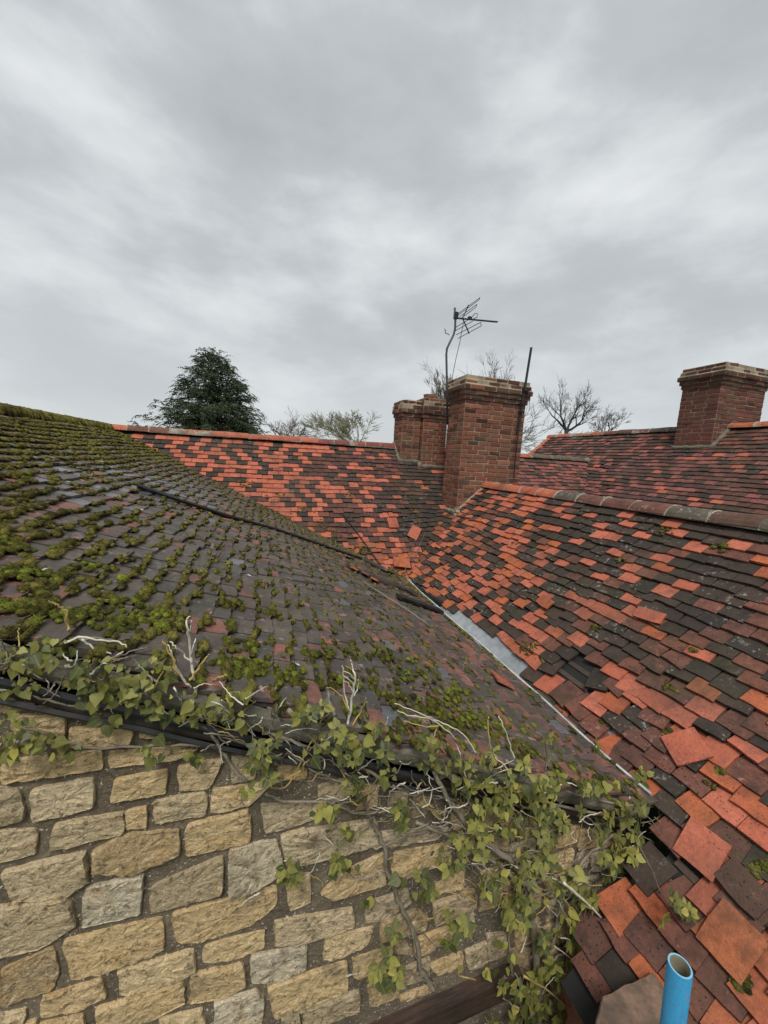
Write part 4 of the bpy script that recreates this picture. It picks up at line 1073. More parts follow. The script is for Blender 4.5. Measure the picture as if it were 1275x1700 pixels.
# twin stack on the red range
c2 = on_red(664, 768)
c2_d = solve_depth(c2, 651, (0, 1, 0), 0.0, 3.0); c2_w = solve_depth(c2, 694, (1, 0, 0), 0.0, 3.0)
c2_t = top_z(c2, 664, 664)
print('chimney2', c2, c2_d, c2_w, c2_t, 'ridge y', yr)
chimney(red_range, c2[0], c2[1], c2_w, max(c2_d, 0.45), c2[2]-0.3, c2_t, 'paler half of the twin brick chimney', seed=6, offs=(0.02, 0.045, 0.045, 0.025))
c2b = np.array([c2[0]+c2_w+0.014, c2[1]-0.10, 0]); c2b[2] = R0[2]-(yr-c2b[1])*math.tan(rp)
c2b_w = solve_depth(c2b, 736, (1, 0, 0), 0.0, 3.0)
c2b_t = top_z(c2b, 692, 660)
chimney(red_range, c2b[0], c2b[1], c2b_w, 0.62, c2b[2]-0.3, c2b_t, 'half of the twin brick chimney with a broken top course', seed=7, offs=(0.02, 0.045, 0.045, 0.03, 0.015))
mb = MB(); mb.box((c2b[0]+0.16, c2b[1]+0.15, c2b_t+0.065), (0.10, 0.02, 0.01), (-0.02, 0.05, 0), (-0.006, 0, 0.032)); o = mb.obj('loose_brick', 'brick')
tag(o, 'loose brick lying on top of the twin chimney', 'brick')
fillet([(c2[0]-0.01, c2[1]+0.4, zr-(yr-c2[1]-0.4)*math.tan(rp)), (c2[0]-0.01, c2[1]-0.01, c2[2]+0.03), (c2b[0]-0.005, c2[1]-0.02, c2[2]+0.03), (c2b[0]-0.02, c2b[1]-0.02, c2b[2]+0.04), (c2b[0]+c2b_w+0.02, c2b[1]-0.02, c2b[2]+0.04)], 0.05, red_range, mat='fillet')
# stack on the far range
c3_t = top_z(_c3, 1200, 601)
chimney(far_wing, ch3_x0, ch3_y0, ch3_w, ch3_d, _c3[2]-0.3, c3_t, 'broad brick chimney with three-step corbelled head on the far range', seed=9, mat='brick_right', offs=(0.02, 0.045, 0.075, 0.05, 0.03))
fz = lambda x, y: (x, y, zr+(x-VV[0])*math.tan(fp)+0.03)
fillet([fz(ch3_x0-0.02, ch3_y0+ch3_d), fz(ch3_x0-0.02, ch3_y0-0.02), fz(xfr-0.03, ch3_y0-0.02)], 0.045, far_wing, mat='fillet')

# ================================================================== aerial, rod, bird
def P_at(px, py, y): return hit(px, py, (0, y, 0), WN)
def aerial():
    y = c1[1]+c1_d*0.5
    r = empty('tv_aerial', P_at(740, 700, y), 'television aerial on a cranked mast strapped to the tall chimney', 'aerial')
    p = lambda a, b, dy=0: P_at(a, b, y+dy)
    mb = MB(); mb.tube([p(743, 705), p(742, 640), p(741, 588), p(742, 579), p(746, 570), p(753, 556), p(755.5, 546), p(756, 530), p(755, 511)], 0.018, 8); mb.obj('mast', 'steel', r, smooth=True)
    mb = MB()
    for z in (672, 690):
        mb = MB(); mb.box(p(743, z), (0.05, 0, 0), (0, 0.05, 0), (0, 0, 0.014)); mb.obj('bracket', 'dark_steel', r)
    mb = MB(); a, b = p(756, 528), p(826, 534.5, -0.35); mb.tube([a, b], 0.013, 6); mb.obj('boom', 'dark_steel', r)
    mb = MB(); mb.box(p(757, 524), (0.03, 0, 0), (0, 0.03, 0), (0, 0, 0.05)); mb.box(p(780, 528, -.1), (0.03, 0, 0), (0, 0.02, 0), (0, 0, 0.02)); mb.obj('clamp', 'dark_steel', r)
    # directors
    for k in range(8):
        t = 0.35+0.09*k; c = np.asarray(a)*(1-t)+np.asarray(b)*t
        mb = MB(); e = np.array([0.055, 0.16, 0.045]); mb.tube([c-e*0.5, c+e*0.5], 0.006, 5); mb.obj('director', 'dark_steel', r)
    # reflector: two grids of rods on a V support
    mb = MB(); c = p(768, 528, -0.06); mb.tube([p(778, 506.5, -0.06), c, p(779, 554, -0.06)], 0.011, 5); mb.obj('reflector_support', 'dark_steel', r)
    for (q0, q1) in (((760, 521), (797, 494)), ((761, 523), (795, 498)), ((763, 526), (792, 505)), ((766, 528), (790, 510)), ((754, 545), (777, 531)), ((756, 549), (785, 533)), ((757, 556), (798, 535)), ((760, 562), (799, 541))):
        mb = MB(); mb.tube([p(*q0, 0.06), p(*q1, -0.18)], 0.0055, 5); mb.obj('reflector_rod', 'dark_steel', r)
    mb = MB(); mb.tube([p(797, 494, -.18), p(795, 498, -.18)], 0.0055, 5); mb.tube([p(792, 505, -.18), p(790, 510, -.18)], 0.0055, 5); mb.tube([p(798, 535, -.18), p(799, 541, -.18)], 0.0055, 5); mb.obj('end_bar', 'dark_steel', r)
    mb = MB(); mb.tube([p(783, 527, -.1), p(789, 520, -.13), p(793, 521, -.13), p(792, 527, -.13), p(786, 529, -.1)], 0.006, 5); mb.obj('dipole', 'dark_steel', r)
    mb = MB(); mb.tube([p(770, 533), p(767, 548), p(763, 570), p(757, 595), p(752, 620), p(750, 640)], 0.005, 5); mb.obj('cable', 'dark_steel', r)
aerial()
def rod():
    y = c1[1]-0.09; x = c1[0]+c1_w
    r = empty('metal_pole', P_at(856, 730, y), 'thin dark metal pole clamped to the outer side of the tall chimney', 'pole')
    p = lambda a, b: P_at(a, b, y)
    mb = MB(); mb.tube([p(882, 577), p(872, 640), p(866, 672), p(858, 722)], 0.020, 8); mb.obj('pole', 'dark_steel', r)
    for q in ((871.5, 648, .05), (867, 672, .035), (864.5, 685, .035)):
        mb = MB(); mb.box(p(q[0]+1, q[1]), (q[2], 0, .005), (0, 0.04, 0), (0, 0, 0.022)); mb.obj('clamp', 'dark_steel', r)
    mb = MB(); pts = [p(864.5, 680), p(859, 712), p(856, 735), p(853, 765), p(851, 795)]; mb.tube([np.array(q)+np.array([0.01, -0.02, 0]) for q in pts], 0.011, 6); mb.obj('cable', 'dark_steel', r)
rod()
def bird():
    c = Vector([float(q) for q in P_at(740, 553, 14)]); bm = bmesh.new()
    prof = [(-0.20, .01), (-0.12, .03), (0.0, .055), (0.10, .045), (0.16, .032), (0.20, .025), (0.25, .004)]
    rings = []
    for x, r_ in prof:
        rings.append([bm.verts.new((x, r_*math.cos(a*math.pi/4), r_*math.sin(a*math.pi/4))) for a in range(8)])
    for a, b in zip(rings[:-1], rings[1:]):
        for k in range(8): bm.faces.new((a[k], a[(k+1) % 8], b[(k+1) % 8], b[k]))
    for s in (-1, 1):
        w = [(-0.06, .03, .02), (0.10, .03, .02), (0.14, .20, .13), (0.02, .42, .16), (-0.05, .25, .12)]
        v = [bm.verts.new((x, s*y, z)) for x, y, z in w]; v2 = [bm.verts.new((x, s*y, z-.012)) for x, y, z in w]
        bm.faces.new(v); bm.faces.new(v2[::-1])
        for k in range(5): bm.faces.new((v[k], v[(k+1) % 5], v2[(k+1) % 5], v2[k]))
    t = [bm.verts.new(q) for q in ((-0.18, -.02, 0), (-0.18, .02, 0), (-0.33, .05, 0), (-0.33, -.05, 0))]; bm.faces.new(t)
    me = bpy.data.meshes.new('bird'); bm.to_mesh(me); bm.free(); me.materials.append(MAT['bird'])
    o = put('bird', me, None, Matrix.Translation(c) @ Matrix.Rotation(0.9, 4, 'Z') @ Matrix.Rotation(-0.4, 4, 'Y') @ Matrix.Rotation(0.9, 4, 'X') @ Matrix.Scale(0.42, 4))
    tag(o, 'small dark bird flying beside the aerial mast', 'bird')
bird()

# ================================================================== things lying on the roofs
def strip():
    pts = [on_moss(228, 807, .05), on_moss(300, 832, .055), on_moss(380, 858, .05), on_moss(460, 880, .055), on_moss(545, 909, .05), on_moss(600, 928, .05), on_moss(640, 948, .06)]
    pts += [on_right(668, 962, .03), on_right(700, 980, .05), on_right(733, 1002, .05)]
    P = []
    for a, b in zip(pts[:-1], pts[1:]):
        for k in range(5): P.append(np.asarray(a)*(1-k/5)+np.asarray(b)*k/5)
    P.append(np.asarray(pts[-1]))
    mb = MB(); vs = []; fs = []
    for i, p in enumerate(P):
        d = P[min(i+1, len(P)-1)]-P[max(i-1, 0)]; d /= np.linalg.norm(d); s = np.cross(d, [0, 0, 1]); s /= np.linalg.norm(s); u = np.cross(s, d)
        for a, b in ((-0.035, 0.008), (-0.03, 0.022), (-0.012, 0.012), (0.012, 0.012), (0.03, 0.022), (0.035, 0.008), (0.02, -0.012), (-0.02, -0.012)): vs.append(p+s*a+u*b)
    for i in range(len(P)-1):
        for k in range(8): fs.append((i*8+k, i*8+(k+1) % 8, (i+1)*8+(k+1) % 8, (i+1)*8+k))
    fs += [tuple(range(7, -1, -1)), tuple((len(P)-1)*8+k for k in range(8))]
    mb.add(vs, fs); o = mb.obj('black_strip', 'black'); tag(o, 'long black plastic strip lying slantwise across the mossy tiles', 'strip')
strip()
def boards():
    data = [((575, 938), (642, 968), 0.05, 'darkwood', 'short dark board beside the valley, upslope of the other'), ((622, 958), (690, 985), 0.075, 'darkwood', 'dark rotten board end sticking out of the mossy eave'), ((662, 990), (732, 1014), 0.06, 'felt', 'black rotten board along the gutter edge')]
    for a, b, w, m, lab in data:
        p, q = np.asarray(on_moss(*a, .05)), np.asarray(on_moss(*b, .05)); d = (q-p); L = np.linalg.norm(d); d /= L; s = np.cross(MN, d)
        mb = MB(); rr = random.Random(int(a[0])); vs = []; fs = []; n = 8
        for i in range(n+1):
            c = p+d*L*i/n
            for e, h in ((-w, -.012), (w, -.012), (w, .014), (-w, .014)): vs.append(c+s*(e*rr.uniform(.8, 1.05))+MN*(h+rr.uniform(-.003, .003)))
        for i in range(n):
            for k in range(4): fs.append((i*4+k, i*4+(k+1) % 4, (i+1)*4+(k+1) % 4, (i+1)*4+k))
        fs += [(3, 2, 1, 0), tuple(n*4+k for k in range(4))]
        mb.add(vs, fs); o = mb.obj('rotten_board', m); tag(o, lab, 'board')
boards()
def loose_tile(P, n, ang, w, L, m, label, tip=0.0, name='loose_tile'):
    n = Vector([float(q) for q in n]).normalized(); a = Vector((0, 0, 1)).cross(n)
    a = a.normalized(); b = n.cross(a)
    Rm = Matrix((a, b, n)).transposed().to_4x4()
    vs, fs = tile_mesh_variant(w, L, 0.013, int(ang*100) % 97)
    M4 = Matrix.Translation(Vector([float(q) for q in P])) @ Rm @ Matrix.Rotation(ang, 4, 'Z') @ Matrix.Rotation(tip, 4, 'X') @ Matrix.Translation((0, -L/2, 0))
    o = put(name, mesh(name, vs, fs, m), None, M4); tag(o, label, 'tile'); return o
loose_tile(on_moss(832, 1128, .05), MN, 1.15, 0.13, 0.25, 'bright', 'bare orange slipped tile lying near the grey gutter on the mossy side', 0.1)
loose_tile(on_red(688, 884, .06), RN, -0.6, 0.17, 0.26, 'bright', 'red tile lying askew by the valley below the tall chimney', 0.03)
loose_tile(on_red(667, 934, .08), RN, 1.45, 0.165, 0.27, 'orange', 'orange tile standing lengthwise at the foot of the valley', 0.1)
loose_tile(on_red(652, 868, .05), RN, 0.04, 0.17, 0.2, 'bright', 'single red tile among dark ones above the valley foot', 0.02)
loose_tile(on_right(1140, 1240, .055), TN, -0.5, 0.165, 0.18, 'bright', 'salmon tile twisted out of its course on the right slope', 0.03)
loose_tile(on_right(1165, 1408, .05), TN, 0.10, 0.165, 0.18, 'bright', 'clean salmon tile just above the torn black felt', 0.06)
loose_tile(on_right(1235, 1475, .05), TN, -0.12, 0.165, 0.13, 'brown', 'brown tile overlapping the salmon tile beside the torn felt', 0.05)
loose_tile(on_right(1215, 1560, .05), TN, 0.0, 0.16, 0.2, 'orange', 'large orange tile tipped up below the torn felt', 0.12)
loose_tile(on_right(1078, 1022, .05), TN, 0.12, 0.2, 0.1, 'bright', 'wide salmon tile sitting proud halfway up the right slope', 0.05)
loose_tile(on_right(905, 1000, .05), TN, -0.12, 0.17, 0.11, 'orange', 'small orange tile sitting proud above the grey gutter', 0.05)
for k, (a, m, an) in enumerate((((590, 945), 'orange', 1.1), ((606, 952), 'flaked', 1.2), ((622, 962), 'orange', 1.15), ((580, 925), 'flaked', 1.0))):
    loose_tile(on_moss(*a, .05), MN, an, 0.09, 0.26, m, ('broken orange tile sliver at the top of the heap by the black strip', 'middle dull tile sliver in the heap by the black strip', 'lowest orange tile sliver beside the dark board end', 'dull tile sliver under the black strip by the valley')[k], 0.15)
def cables():
    for pts, lab, rad in (([on_red(697, 868, .05), on_red(690, 895, .06), on_red(680, 925, .07), on_red(671, 952, .1)], 'thin grey cable hanging down the valley from the chimney foot', .005),
                     ([on_red(706, 884, .05), on_red(694, 912, .07), on_right(680, 945, .05), on_right(669, 958, .05)], 'second thin cable hanging beside the first in the valley', .005),
                     ([on_moss(603, 966, .07), on_moss(640, 990, .05), on_moss(680, 1015, .05), on_moss(715, 1040, .05)], 'pale thin cable lying along the mossy eave', .008),
                     ([on_red(570, 855, .05), on_red(590, 880, .06), on_red(612, 910, .06), on_red(637, 945, .08), on_red(650, 957, .1)], 'dark cable running down the red slope into the valley', .009)):
        mb = MB(); mb.tube(pts, rad, 5); o = mb.obj('cable', 'cable' if rad < .009 else 'dark_steel', smooth=True); tag(o, lab, 'cable')
cables()

# ================================================================== blue tube, slab
def blue_pipe():
    D = 0.90; top = CAM + ray(1129, 1603)*D/1.0
    low = CAM + ray(1116, 1706)*0.93; ax = Vector([float(q) for q in (top-low)]).normalized(); r = 0.0245; K = 28
    b = Vector([float(q) for q in top]); n_ = Vector(TN.tolist()); base = b - ax*((b-Vector(TP.tolist())).dot(n_)/ax.dot(n_) - 0.02)
    root = empty('blue_tube', base, 'open-ended blue painted tube standing upright in front of the tiles', 'tube')
    s = ax.cross(Vector((1, 0, 0))).normalized(); t = s.cross(ax)
    def ring(c, rad): return [c+(s*math.cos(2*math.pi*k/K)+t*math.sin(2*math.pi*k/K))*rad for k in range(K)]
    mb = MB(); vs = ring(base, r)+ring(b-ax*0.002, r)+ring(b, r-0.0008); mb.add(vs, [(j*K+k, j*K+(k+1) % K, (j+1)*K+(k+1) % K, (j+1)*K+k) for j in range(2) for k in range(K)]); mb.obj('outer_skin', 'blue', root, smooth=True)
    mb = MB(); vs = ring(b, r-0.0008)+ring(b+ax*0.0006, r-0.0028)+ring(b, r-0.0042); mb.add(vs, [(j*K+k, j*K+(k+1) % K, (j+1)*K+(k+1) % K, (j+1)*K+k) for j in range(2) for k in range(K)]); mb.obj('rim', 'blue_rim', root)
    mb = MB(); vs = ring(b-ax*0.0002, r-0.0042)+ring(b-ax*0.6, r-0.0042); mb.add(vs, [(k, K+k, K+(k+1) % K, (k+1) % K) for k in range(K)] + [tuple(K+k for k in range(K))]); mb.obj('inside', 'pipe_inside', root, smooth=True)
blue_pipe()
def slabs():
    cor = [on_wall(1003, 1650, .10), on_wall(1085, 1612, .06), on_wall(1150, 1690, .25), on_wall(1160, 1790, .35), on_wall(960, 1790, .35)]
    z = on_right(1090, 1625)[2]+0.05
    pts = []
    for (u, v) in ((1000, 1652), (1084, 1612), (1150, 1712), (1120, 1800), (960, 1800)):
        r_ = ray(u, v); pts.append(CAM + r_*((z-CAM[2])/r_[2]))
    rr = random.Random(4); P = []
    for i in range(len(pts)):                   # worn, slightly chipped outline
        for q in range(7):
            p = pts[i]*(1-q/7)+pts[(i+1) % len(pts)]*q/7; P.append(p+np.array([rr.uniform(-1, 1), rr.uniform(-1, 1), 0])*(0.0 if q == 0 else 0.0035))
    k = len(P); c = np.mean(P, axis=0); inn = [c+(p-c)*0.965+np.array([0, 0, rr.uniform(0, .002)]) for p in P]
    vs = inn+[p-np.array([0, 0, .006]) for p in P]+[p-np.array([0, 0, .035]) for p in P]
    o = put('stone_slab', mesh('stone_slab', vs, [tuple(range(k))[::-1], tuple(range(2*k, 3*k))]+[(j*k+i, j*k+(i+1) % k, (j+1)*k+(i+1) % k, (j+1)*k+i) for j in range(2) for i in range(k)], 'slab'))
    k = len(pts)
    tag(o, 'flat brown slab beside the blue tube below the ivy', 'slab')
    c = np.mean(pts, axis=0); q = [c+(p-c)*0.86 for p in pts]; mb = MB()
    mb.add([(p[0], p[1], z-.036) for p in q]+[(p[0], p[1], 0) for p in q], [tuple(range(k))[::-1]]+[(i, (i+1) % k, k+(i+1) % k, k+i) for i in range(k)]); w = mb.obj('low_wall', 'wallside'); tag(w, 'low rubble pier carrying the flat brown slab', 'wall')
slabs()

# ================================================================== ivy
def leaf_shape(kind):
    if kind == 'lobed':
        out = [(0, 0), (0.18, -0.10), (0.37, -0.04), (0.50, 0.16), (0.44, 0.30), (0.42, 0.44), (0.27, 0.58), (0.15, 0.78), (0, 1.0)]
    elif kind == 'cordate':
        out = [(0, 0), (0.17, -0.09), (0.37, 0.0), (0.45, 0.20), (0.38, 0.43), (0.20, 0.72), (0, 1.0)]
    else:
        out = [(0, 0), (0.14, 0.02), (0.29, 0.18), (0.33, 0.38), (0.25, 0.62), (0.12, 0.84), (0, 1.0)]
    return out
def leaf_geo(kind, seed):
    r = random.Random(seed); o = leaf_shape(kind); n = len(o); fold = r.uniform(0.06, 0.3); curl = r.uniform(-0.25, 0.12)
    z = lambda x, y: fold*abs(x) + curl*(y-0.3)**2 + r.uniform(-.015, .015)
    spine = [(0, y) for _, y in o]
    vs = []; uv = []
    for x, y in o:
        yy = y*r.uniform(.97, 1.03); vs.append((x, yy, z(x, y))); uv.append((x, y))
    for x, y in o[1:-1]: vs.append((-x*r.uniform(.92, 1.06), y, z(-x, y))); uv.append((-x, y))
    # midrib points
    mids = []
    for y in (0.3, 0.6): mids.append(len(vs)); vs.append((0, y, curl*(y-0.3)**2)); uv.append((0, y))
    R_ = list(range(n)); L_ = [0]+list(range(n, n+n-2))+[n-1]
    fs = []
    for side, flip in ((R_, False), (L_, True)):
        for a, b in zip(side[:-1], side[1:]):
            ym = (o[R_.index(a)][1] if a < n else 0)
            ya = vs[a][1]; yb = vs[b][1]; m = mids[0] if (ya+yb)/2 < 0.47 else mids[1]
            f = (a, b, m); fs.append(f[::-1] if flip else f)
        # stitch the two midrib fans
    # bridging triangles between fans
    def split(side):
        for a, b in zip(side[:-1], side[1:]):
            if (vs[a][1]+vs[b][1])/2 < 0.47: last = b
        return last
    a = split(R_); fs.append((mids[0], a, mids[1])); b = split(L_); fs.append((mids[1], b, mids[0]))
    return vs, fs, uv
LEAF = {(k, s): leaf_geo(k, s) for k in ('lobed', 'ovate', 'cordate') for s in range(6)}
DENS = {21: 1.9, 33: 1.7, 55: 1.7}
class Ivy:
    def __init__(s, name, loc, label, seed):
        s.key = seed
        s.root = empty(name, loc, label, 'ivy'); s.leaves = []; s.r = random.Random(seed)
    def leaf(s, P, tip, nrm, size, kind, m):
        tip = Vector([float(q) for q in tip]).normalized(); nrm = Vector([float(q) for q in nrm]); nrm = (nrm - tip*nrm.dot(tip))
        nrm = nrm.normalized() if nrm.length > 1e-4 else tip.orthogonal().normalized()
        x = tip.cross(nrm).normalized()
        M4 = Matrix.Translation(Vector([float(q) for q in P])) @ Matrix((x, tip, nrm)).transposed().to_4x4() @ Matrix.Scale(float(size), 4)
        u, v, d = proj(P); s.leaves.append((size/d, M4, (kind, s.r.randrange(6)), m))
    def stem(s, pts, r0, r1, mat='ivy_stem', sides=6, wiggle=0.006):
        P = []; pts = [np.asarray(p, float) for p in pts]
        n = len(pts)
        for i in range(n-1):
            p0, p1, p2, p3 = pts[max(i-1, 0)], pts[i], pts[i+1], pts[min(i+2, n-1)]
            for k in range(5):
                t = k/5; q = 0.5*((2*p1)+(-p0+p2)*t+(2*p0-5*p1+4*p2-p3)*t*t+(-p0+3*p1-3*p2+p3)*t**3)
                P.append(q+np.array([s.r.gauss(0, wiggle) for _ in range(3)])*0.5)
        P.append(pts[-1])
        mb = MB(); mb.tube(P, [r0+(r1-r0)*i/(len(P)-1) for i in range(len(P))], sides); mb.obj('stem', mat, s.root, smooth=True)
        return P
    def finish(s, single=110):
        s.leaves.sort(key=lambda q: -q[0]); sh = {}
        for sz, M4, key, m in s.leaves[:single]:
            if key not in sh: g = LEAF[key]; sh[key] = mesh('leaf', g[0], g[1], m, uv=g[2], smooth=True)
            o = put('leaf', sh[key], s.root, M4); o.material_slots[0].link = 'OBJECT'; o.material_slots[0].material = MAT[m]
        ms = ['leaf_green', 'leaf_light', 'leaf_yellow']; mb = MB()
        for sz, M4, key, m in s.leaves[single:]:
            g = LEAF[key]; mb.add([M4 @ Vector(v) for v in g[0]], g[1], ms.index(m), g[2])
        if mb.v: mb.obj('foliage', ms, s.root, 'stuff', smooth=True, uv=True)
def pt(u, v, off=0.04):
    """a point of the gable face, or of the mossy roof where the picture row lies above the verge"""
    P = on_wall(u, v, off)
    if P[2] > zg+(xg-P[0])*math.tan(mp)+0.0: P = on_moss(u, v, 0.03+off*0.4)
    return P
def pick(r, yel=0.08, light=0.3):
    x = r.random(); return 'leaf_yellow' if x < yel else 'leaf_light' if x < yel+light else 'leaf_green'
def cluster(iv, u, v, rad, n, kind='lobed', size=0.05, yel=0.06, light=0.3, off=(0.03, 0.11)):
    r = iv.r
    for k in range(int(n*DENS[iv.key]+0.5)):
        a = r.uniform(0, 6.283); q = rad*math.sqrt(r.random())
        P = pt(u+math.cos(a)*q*1.1, v+math.sin(a)*q*0.8, r.uniform(*off))
        tip = (r.gauss(0, .55), -0.25+r.gauss(0, .25), -0.8+r.gauss(0, .35)); nr = (r.gauss(0, .4), -1+r.gauss(0, .25), 0.75+r.gauss(0, .4))
        iv.leaf(P, tip, nr, size/0.055*0.76*proj(P)[2]/F*(16 if iv.key == 21 else 17)*r.choice((0.45, 0.6, 0.75, 0.9, 1.0, 1.15, 1.45, 1.8)), kind if r.random() < 0.5 else 'cordate', pick(r, yel, light))
def rosette(iv, u, v, n, size=0.05, yel=0.02, light=0.35, off=0.10):
    r = iv.r; c = pt(u, v, off+r.uniform(-.02, .03))
    ax = Vector((r.gauss(0, .35), -1+r.gauss(0, .2), 0.55+r.gauss(0, .3))).normalized()
    e = ax.orthogonal().normalized(); f = ax.cross(e)
    for k in range(n):
        a = k*2.4+r.uniform(-.3, .3); out = e*math.cos(a)+f*math.sin(a); t = r.uniform(0.15, 0.7)
        tip = out*1.0 + ax*(0.55-t) + Vector((0, 0, -0.35)); nr = ax*1.0 - out*(0.5-t)
        iv.leaf(np.asarray(c)+np.array(out)*0.006, tip, nr, size/0.055*proj(c)[2]/F*(18 if iv.key != 55 else 14.5)*r.uniform(.65, 1.15), 'ovate', pick(r, yel, light))
def tangle(iv, n, spots, reach):
    r = iv.r
    for k in range(n):
        u, v = r.choice(spots); u += r.gauss(0, reach); v += r.gauss(0, reach*.5); a = r.choice((0, math.pi))+r.gauss(0.2, .7); L = r.uniform(18, 60)
        off = r.uniform(.02, .10); pts = []
        for q in range(4):
            pts.append(pt(u, v, off+r.uniform(-.012, .012))); a += r.gauss(0, .45); u += math.cos(a)*L/3; v += math.sin(a)*L/3
        if max(np.linalg.norm(pts[i+1]-pts[i]) for i in range(3)) > 0.2: continue
        iv.stem(pts, r.uniform(.0016, .0035), .001, r.choice(('ivy_stem', 'ivy_stem', 'yellow_stem', 'dead_twig')), 5, .002)
# left plant: along the verge
iv1 = Ivy('ivy', pt(60, 1700), 'lobed green ivy draped along the verge above the pale stone gable, far end', 21)
for c in ((40, 1095, 26, 7), (95, 1085, 30, 9), (75, 1065, 18, 5), (130, 1120, 34, 13), (175, 1120, 36, 15), (200, 1150, 36, 15), (225, 1130, 30, 12), (160, 1155, 28, 8), (255, 1115, 30, 10), (180, 1195, 14, 2), (285, 1165, 36, 13), (250, 1175, 22, 7), (335, 1185, 24, 8),
          (20, 1205, 34, 10), (55, 1230, 32, 9), (25, 1245, 20, 4), (105, 1240, 26, 6), (255, 1240, 24, 7), (320, 1255, 14, 3), (370, 1175, 26, 9), (385, 1195, 22, 9), (400, 1155, 16, 4), (8, 1085, 22, 5), (15, 1130, 26, 6), (50, 1140, 18, 4)):
    cluster(iv1, *c, size=0.056, yel=0.03, light=0.4)
for p, r0, r1 in (([(0, 1110), (60, 1118), (150, 1150), (260, 1180), (360, 1215), (470, 1260)], .006, .008), ([(0, 1090), (90, 1090), (200, 1125), (300, 1150), (420, 1190)], .004, .006), ([(35, 1205), (90, 1225), (150, 1240), (240, 1238), (330, 1238), (365, 1240)], .0035, .004),
                  ([(330, 1150), (350, 1210), (365, 1240), (385, 1272), (410, 1300)], .006, .005), ([(105, 1090), (130, 1062), (175, 1062), (205, 1070)], .004, .003), ([(145, 1118), (175, 1095), (210, 1085), (250, 1075)], .003, .002), ([(0, 1145), (40, 1150), (90, 1165), (170, 1185)], .004, .003)):
    iv1.stem([pt(*q, .035) for q in p], r0, r1)
for p in ([(112, 1048), (108, 1015), (95, 1003), (80, 995)], [(328, 1158), (345, 1140), (362, 1125), (378, 1122)], [(300, 1120), (285, 1090), (272, 1062)], [(318, 1130), (335, 1100), (345, 1088)]):
    iv1.stem([pt(*q, .03) if k == 0 else np.asarray(pt(*p[0], .03))+(np.asarray(P_at(*q, yw-0.04))-np.asarray(P_at(*p[0], yw-0.04))) for k, q in enumerate(p)], .0045, .002, 'yellow_stem')
def upstem(iv, pts, r0, r1, mat='dead_twig', y=None, wig=0.003):
    y = yw-0.05 if y is None else y
    return iv.stem([P_at(*q, y+iv.r.uniform(-.012, .012)) for q in pts], r0, r1, mat, 6, wig)
for p, r0 in (([(325, 1155), (320, 1120), (316, 1080), (312, 1045), (310, 1028), (316, 1024)], .0055), ([(320, 1140), (305, 1130), (290, 1105), (285, 1085), (278, 1070)], .0045), ([(318, 1100), (305, 1085), (292, 1075), (282, 1065)], .003),
              ([(317, 1090), (322, 1075), (325, 1060)], .0025), ([(312, 1050), (318, 1040), (318, 1030)], .0025), ([(108, 1070), (130, 1058), (160, 1062), (195, 1066), (210, 1075)], .004), ([(150, 1120), (170, 1100), (190, 1090), (205, 1082)], .0035), ([(135, 1062), (160, 1078), (185, 1086)], .0035)):
    upstem(iv1, p, r0, .0018)
tangle(iv1, 70, [(0, 1110), (120, 1110), (260, 1150), (400, 1195)], 40)
iv1.finish(110)
# middle plant
iv2 = Ivy('ivy', pt(700, 1700), 'ivy with leafy rosettes and bleached dead sprigs over the middle of the verge', 33)
for u, v, n in ((440, 1255, 9), (420, 1270, 9), (425, 1240, 8), (410, 1310, 7), (445, 1290, 8), (455, 1230, 6), (500, 1190, 9), (515, 1185, 8), (535, 1175, 9), (575, 1225, 10), (570, 1250, 8), (545, 1195, 8), (560, 1210, 9), (600, 1245, 9), (585, 1260, 8), (595, 1300, 9), (600, 1325, 8), (665, 1345, 11), (670, 1365, 9),
                (625, 1205, 7), (640, 1250, 8), (715, 1235, 8), (700, 1225, 7), (550, 1345, 7), (475, 1440, 7), (490, 1450, 7), (560, 1430, 8), (655, 1550, 7), (645, 1590, 8), (660, 1610, 8), (630, 1605, 7), (655, 1630, 7), (700, 1455, 7), (715, 1480, 7), (760, 1545, 8), (775, 1535, 9), (745, 1565, 8), (765, 1430, 6), (745, 1440, 6)):
    rosette(iv2, u, v, n, 0.052)
for c in ((540, 1230, 30, 8, .05), (620, 1225, 34, 10, .05), (640, 1275, 22, 5, .05), (735, 1250, 30, 10, .045), (770, 1280, 34, 12, .05), (705, 1260, 24, 7, .045), (515, 1250, 12, 2, .055), (638, 1292, 8, 2, .07), (585, 1295, 20, 4, .05), (540, 1345, 24, 6, .05), (590, 1380, 10, 2, .05), (560, 1380, 22, 4, .045), (480, 1455, 24, 6, .04), (600, 1500, 16, 3, .045),
          (565, 1440, 26, 6, .045), (665, 1460, 8, 1, .06), (700, 1480, 18, 5, .05), (720, 1420, 24, 4, .045), (845, 1440, 20, 4, .045), (640, 1620, 24, 7, .05), (800, 1610, 8, 1, .045), (770, 1608, 6, 1, .045), (750, 1520, 16, 4, .045)):
    cluster(iv2, *c[:4], size=c[4], yel=0.10, light=0.35)
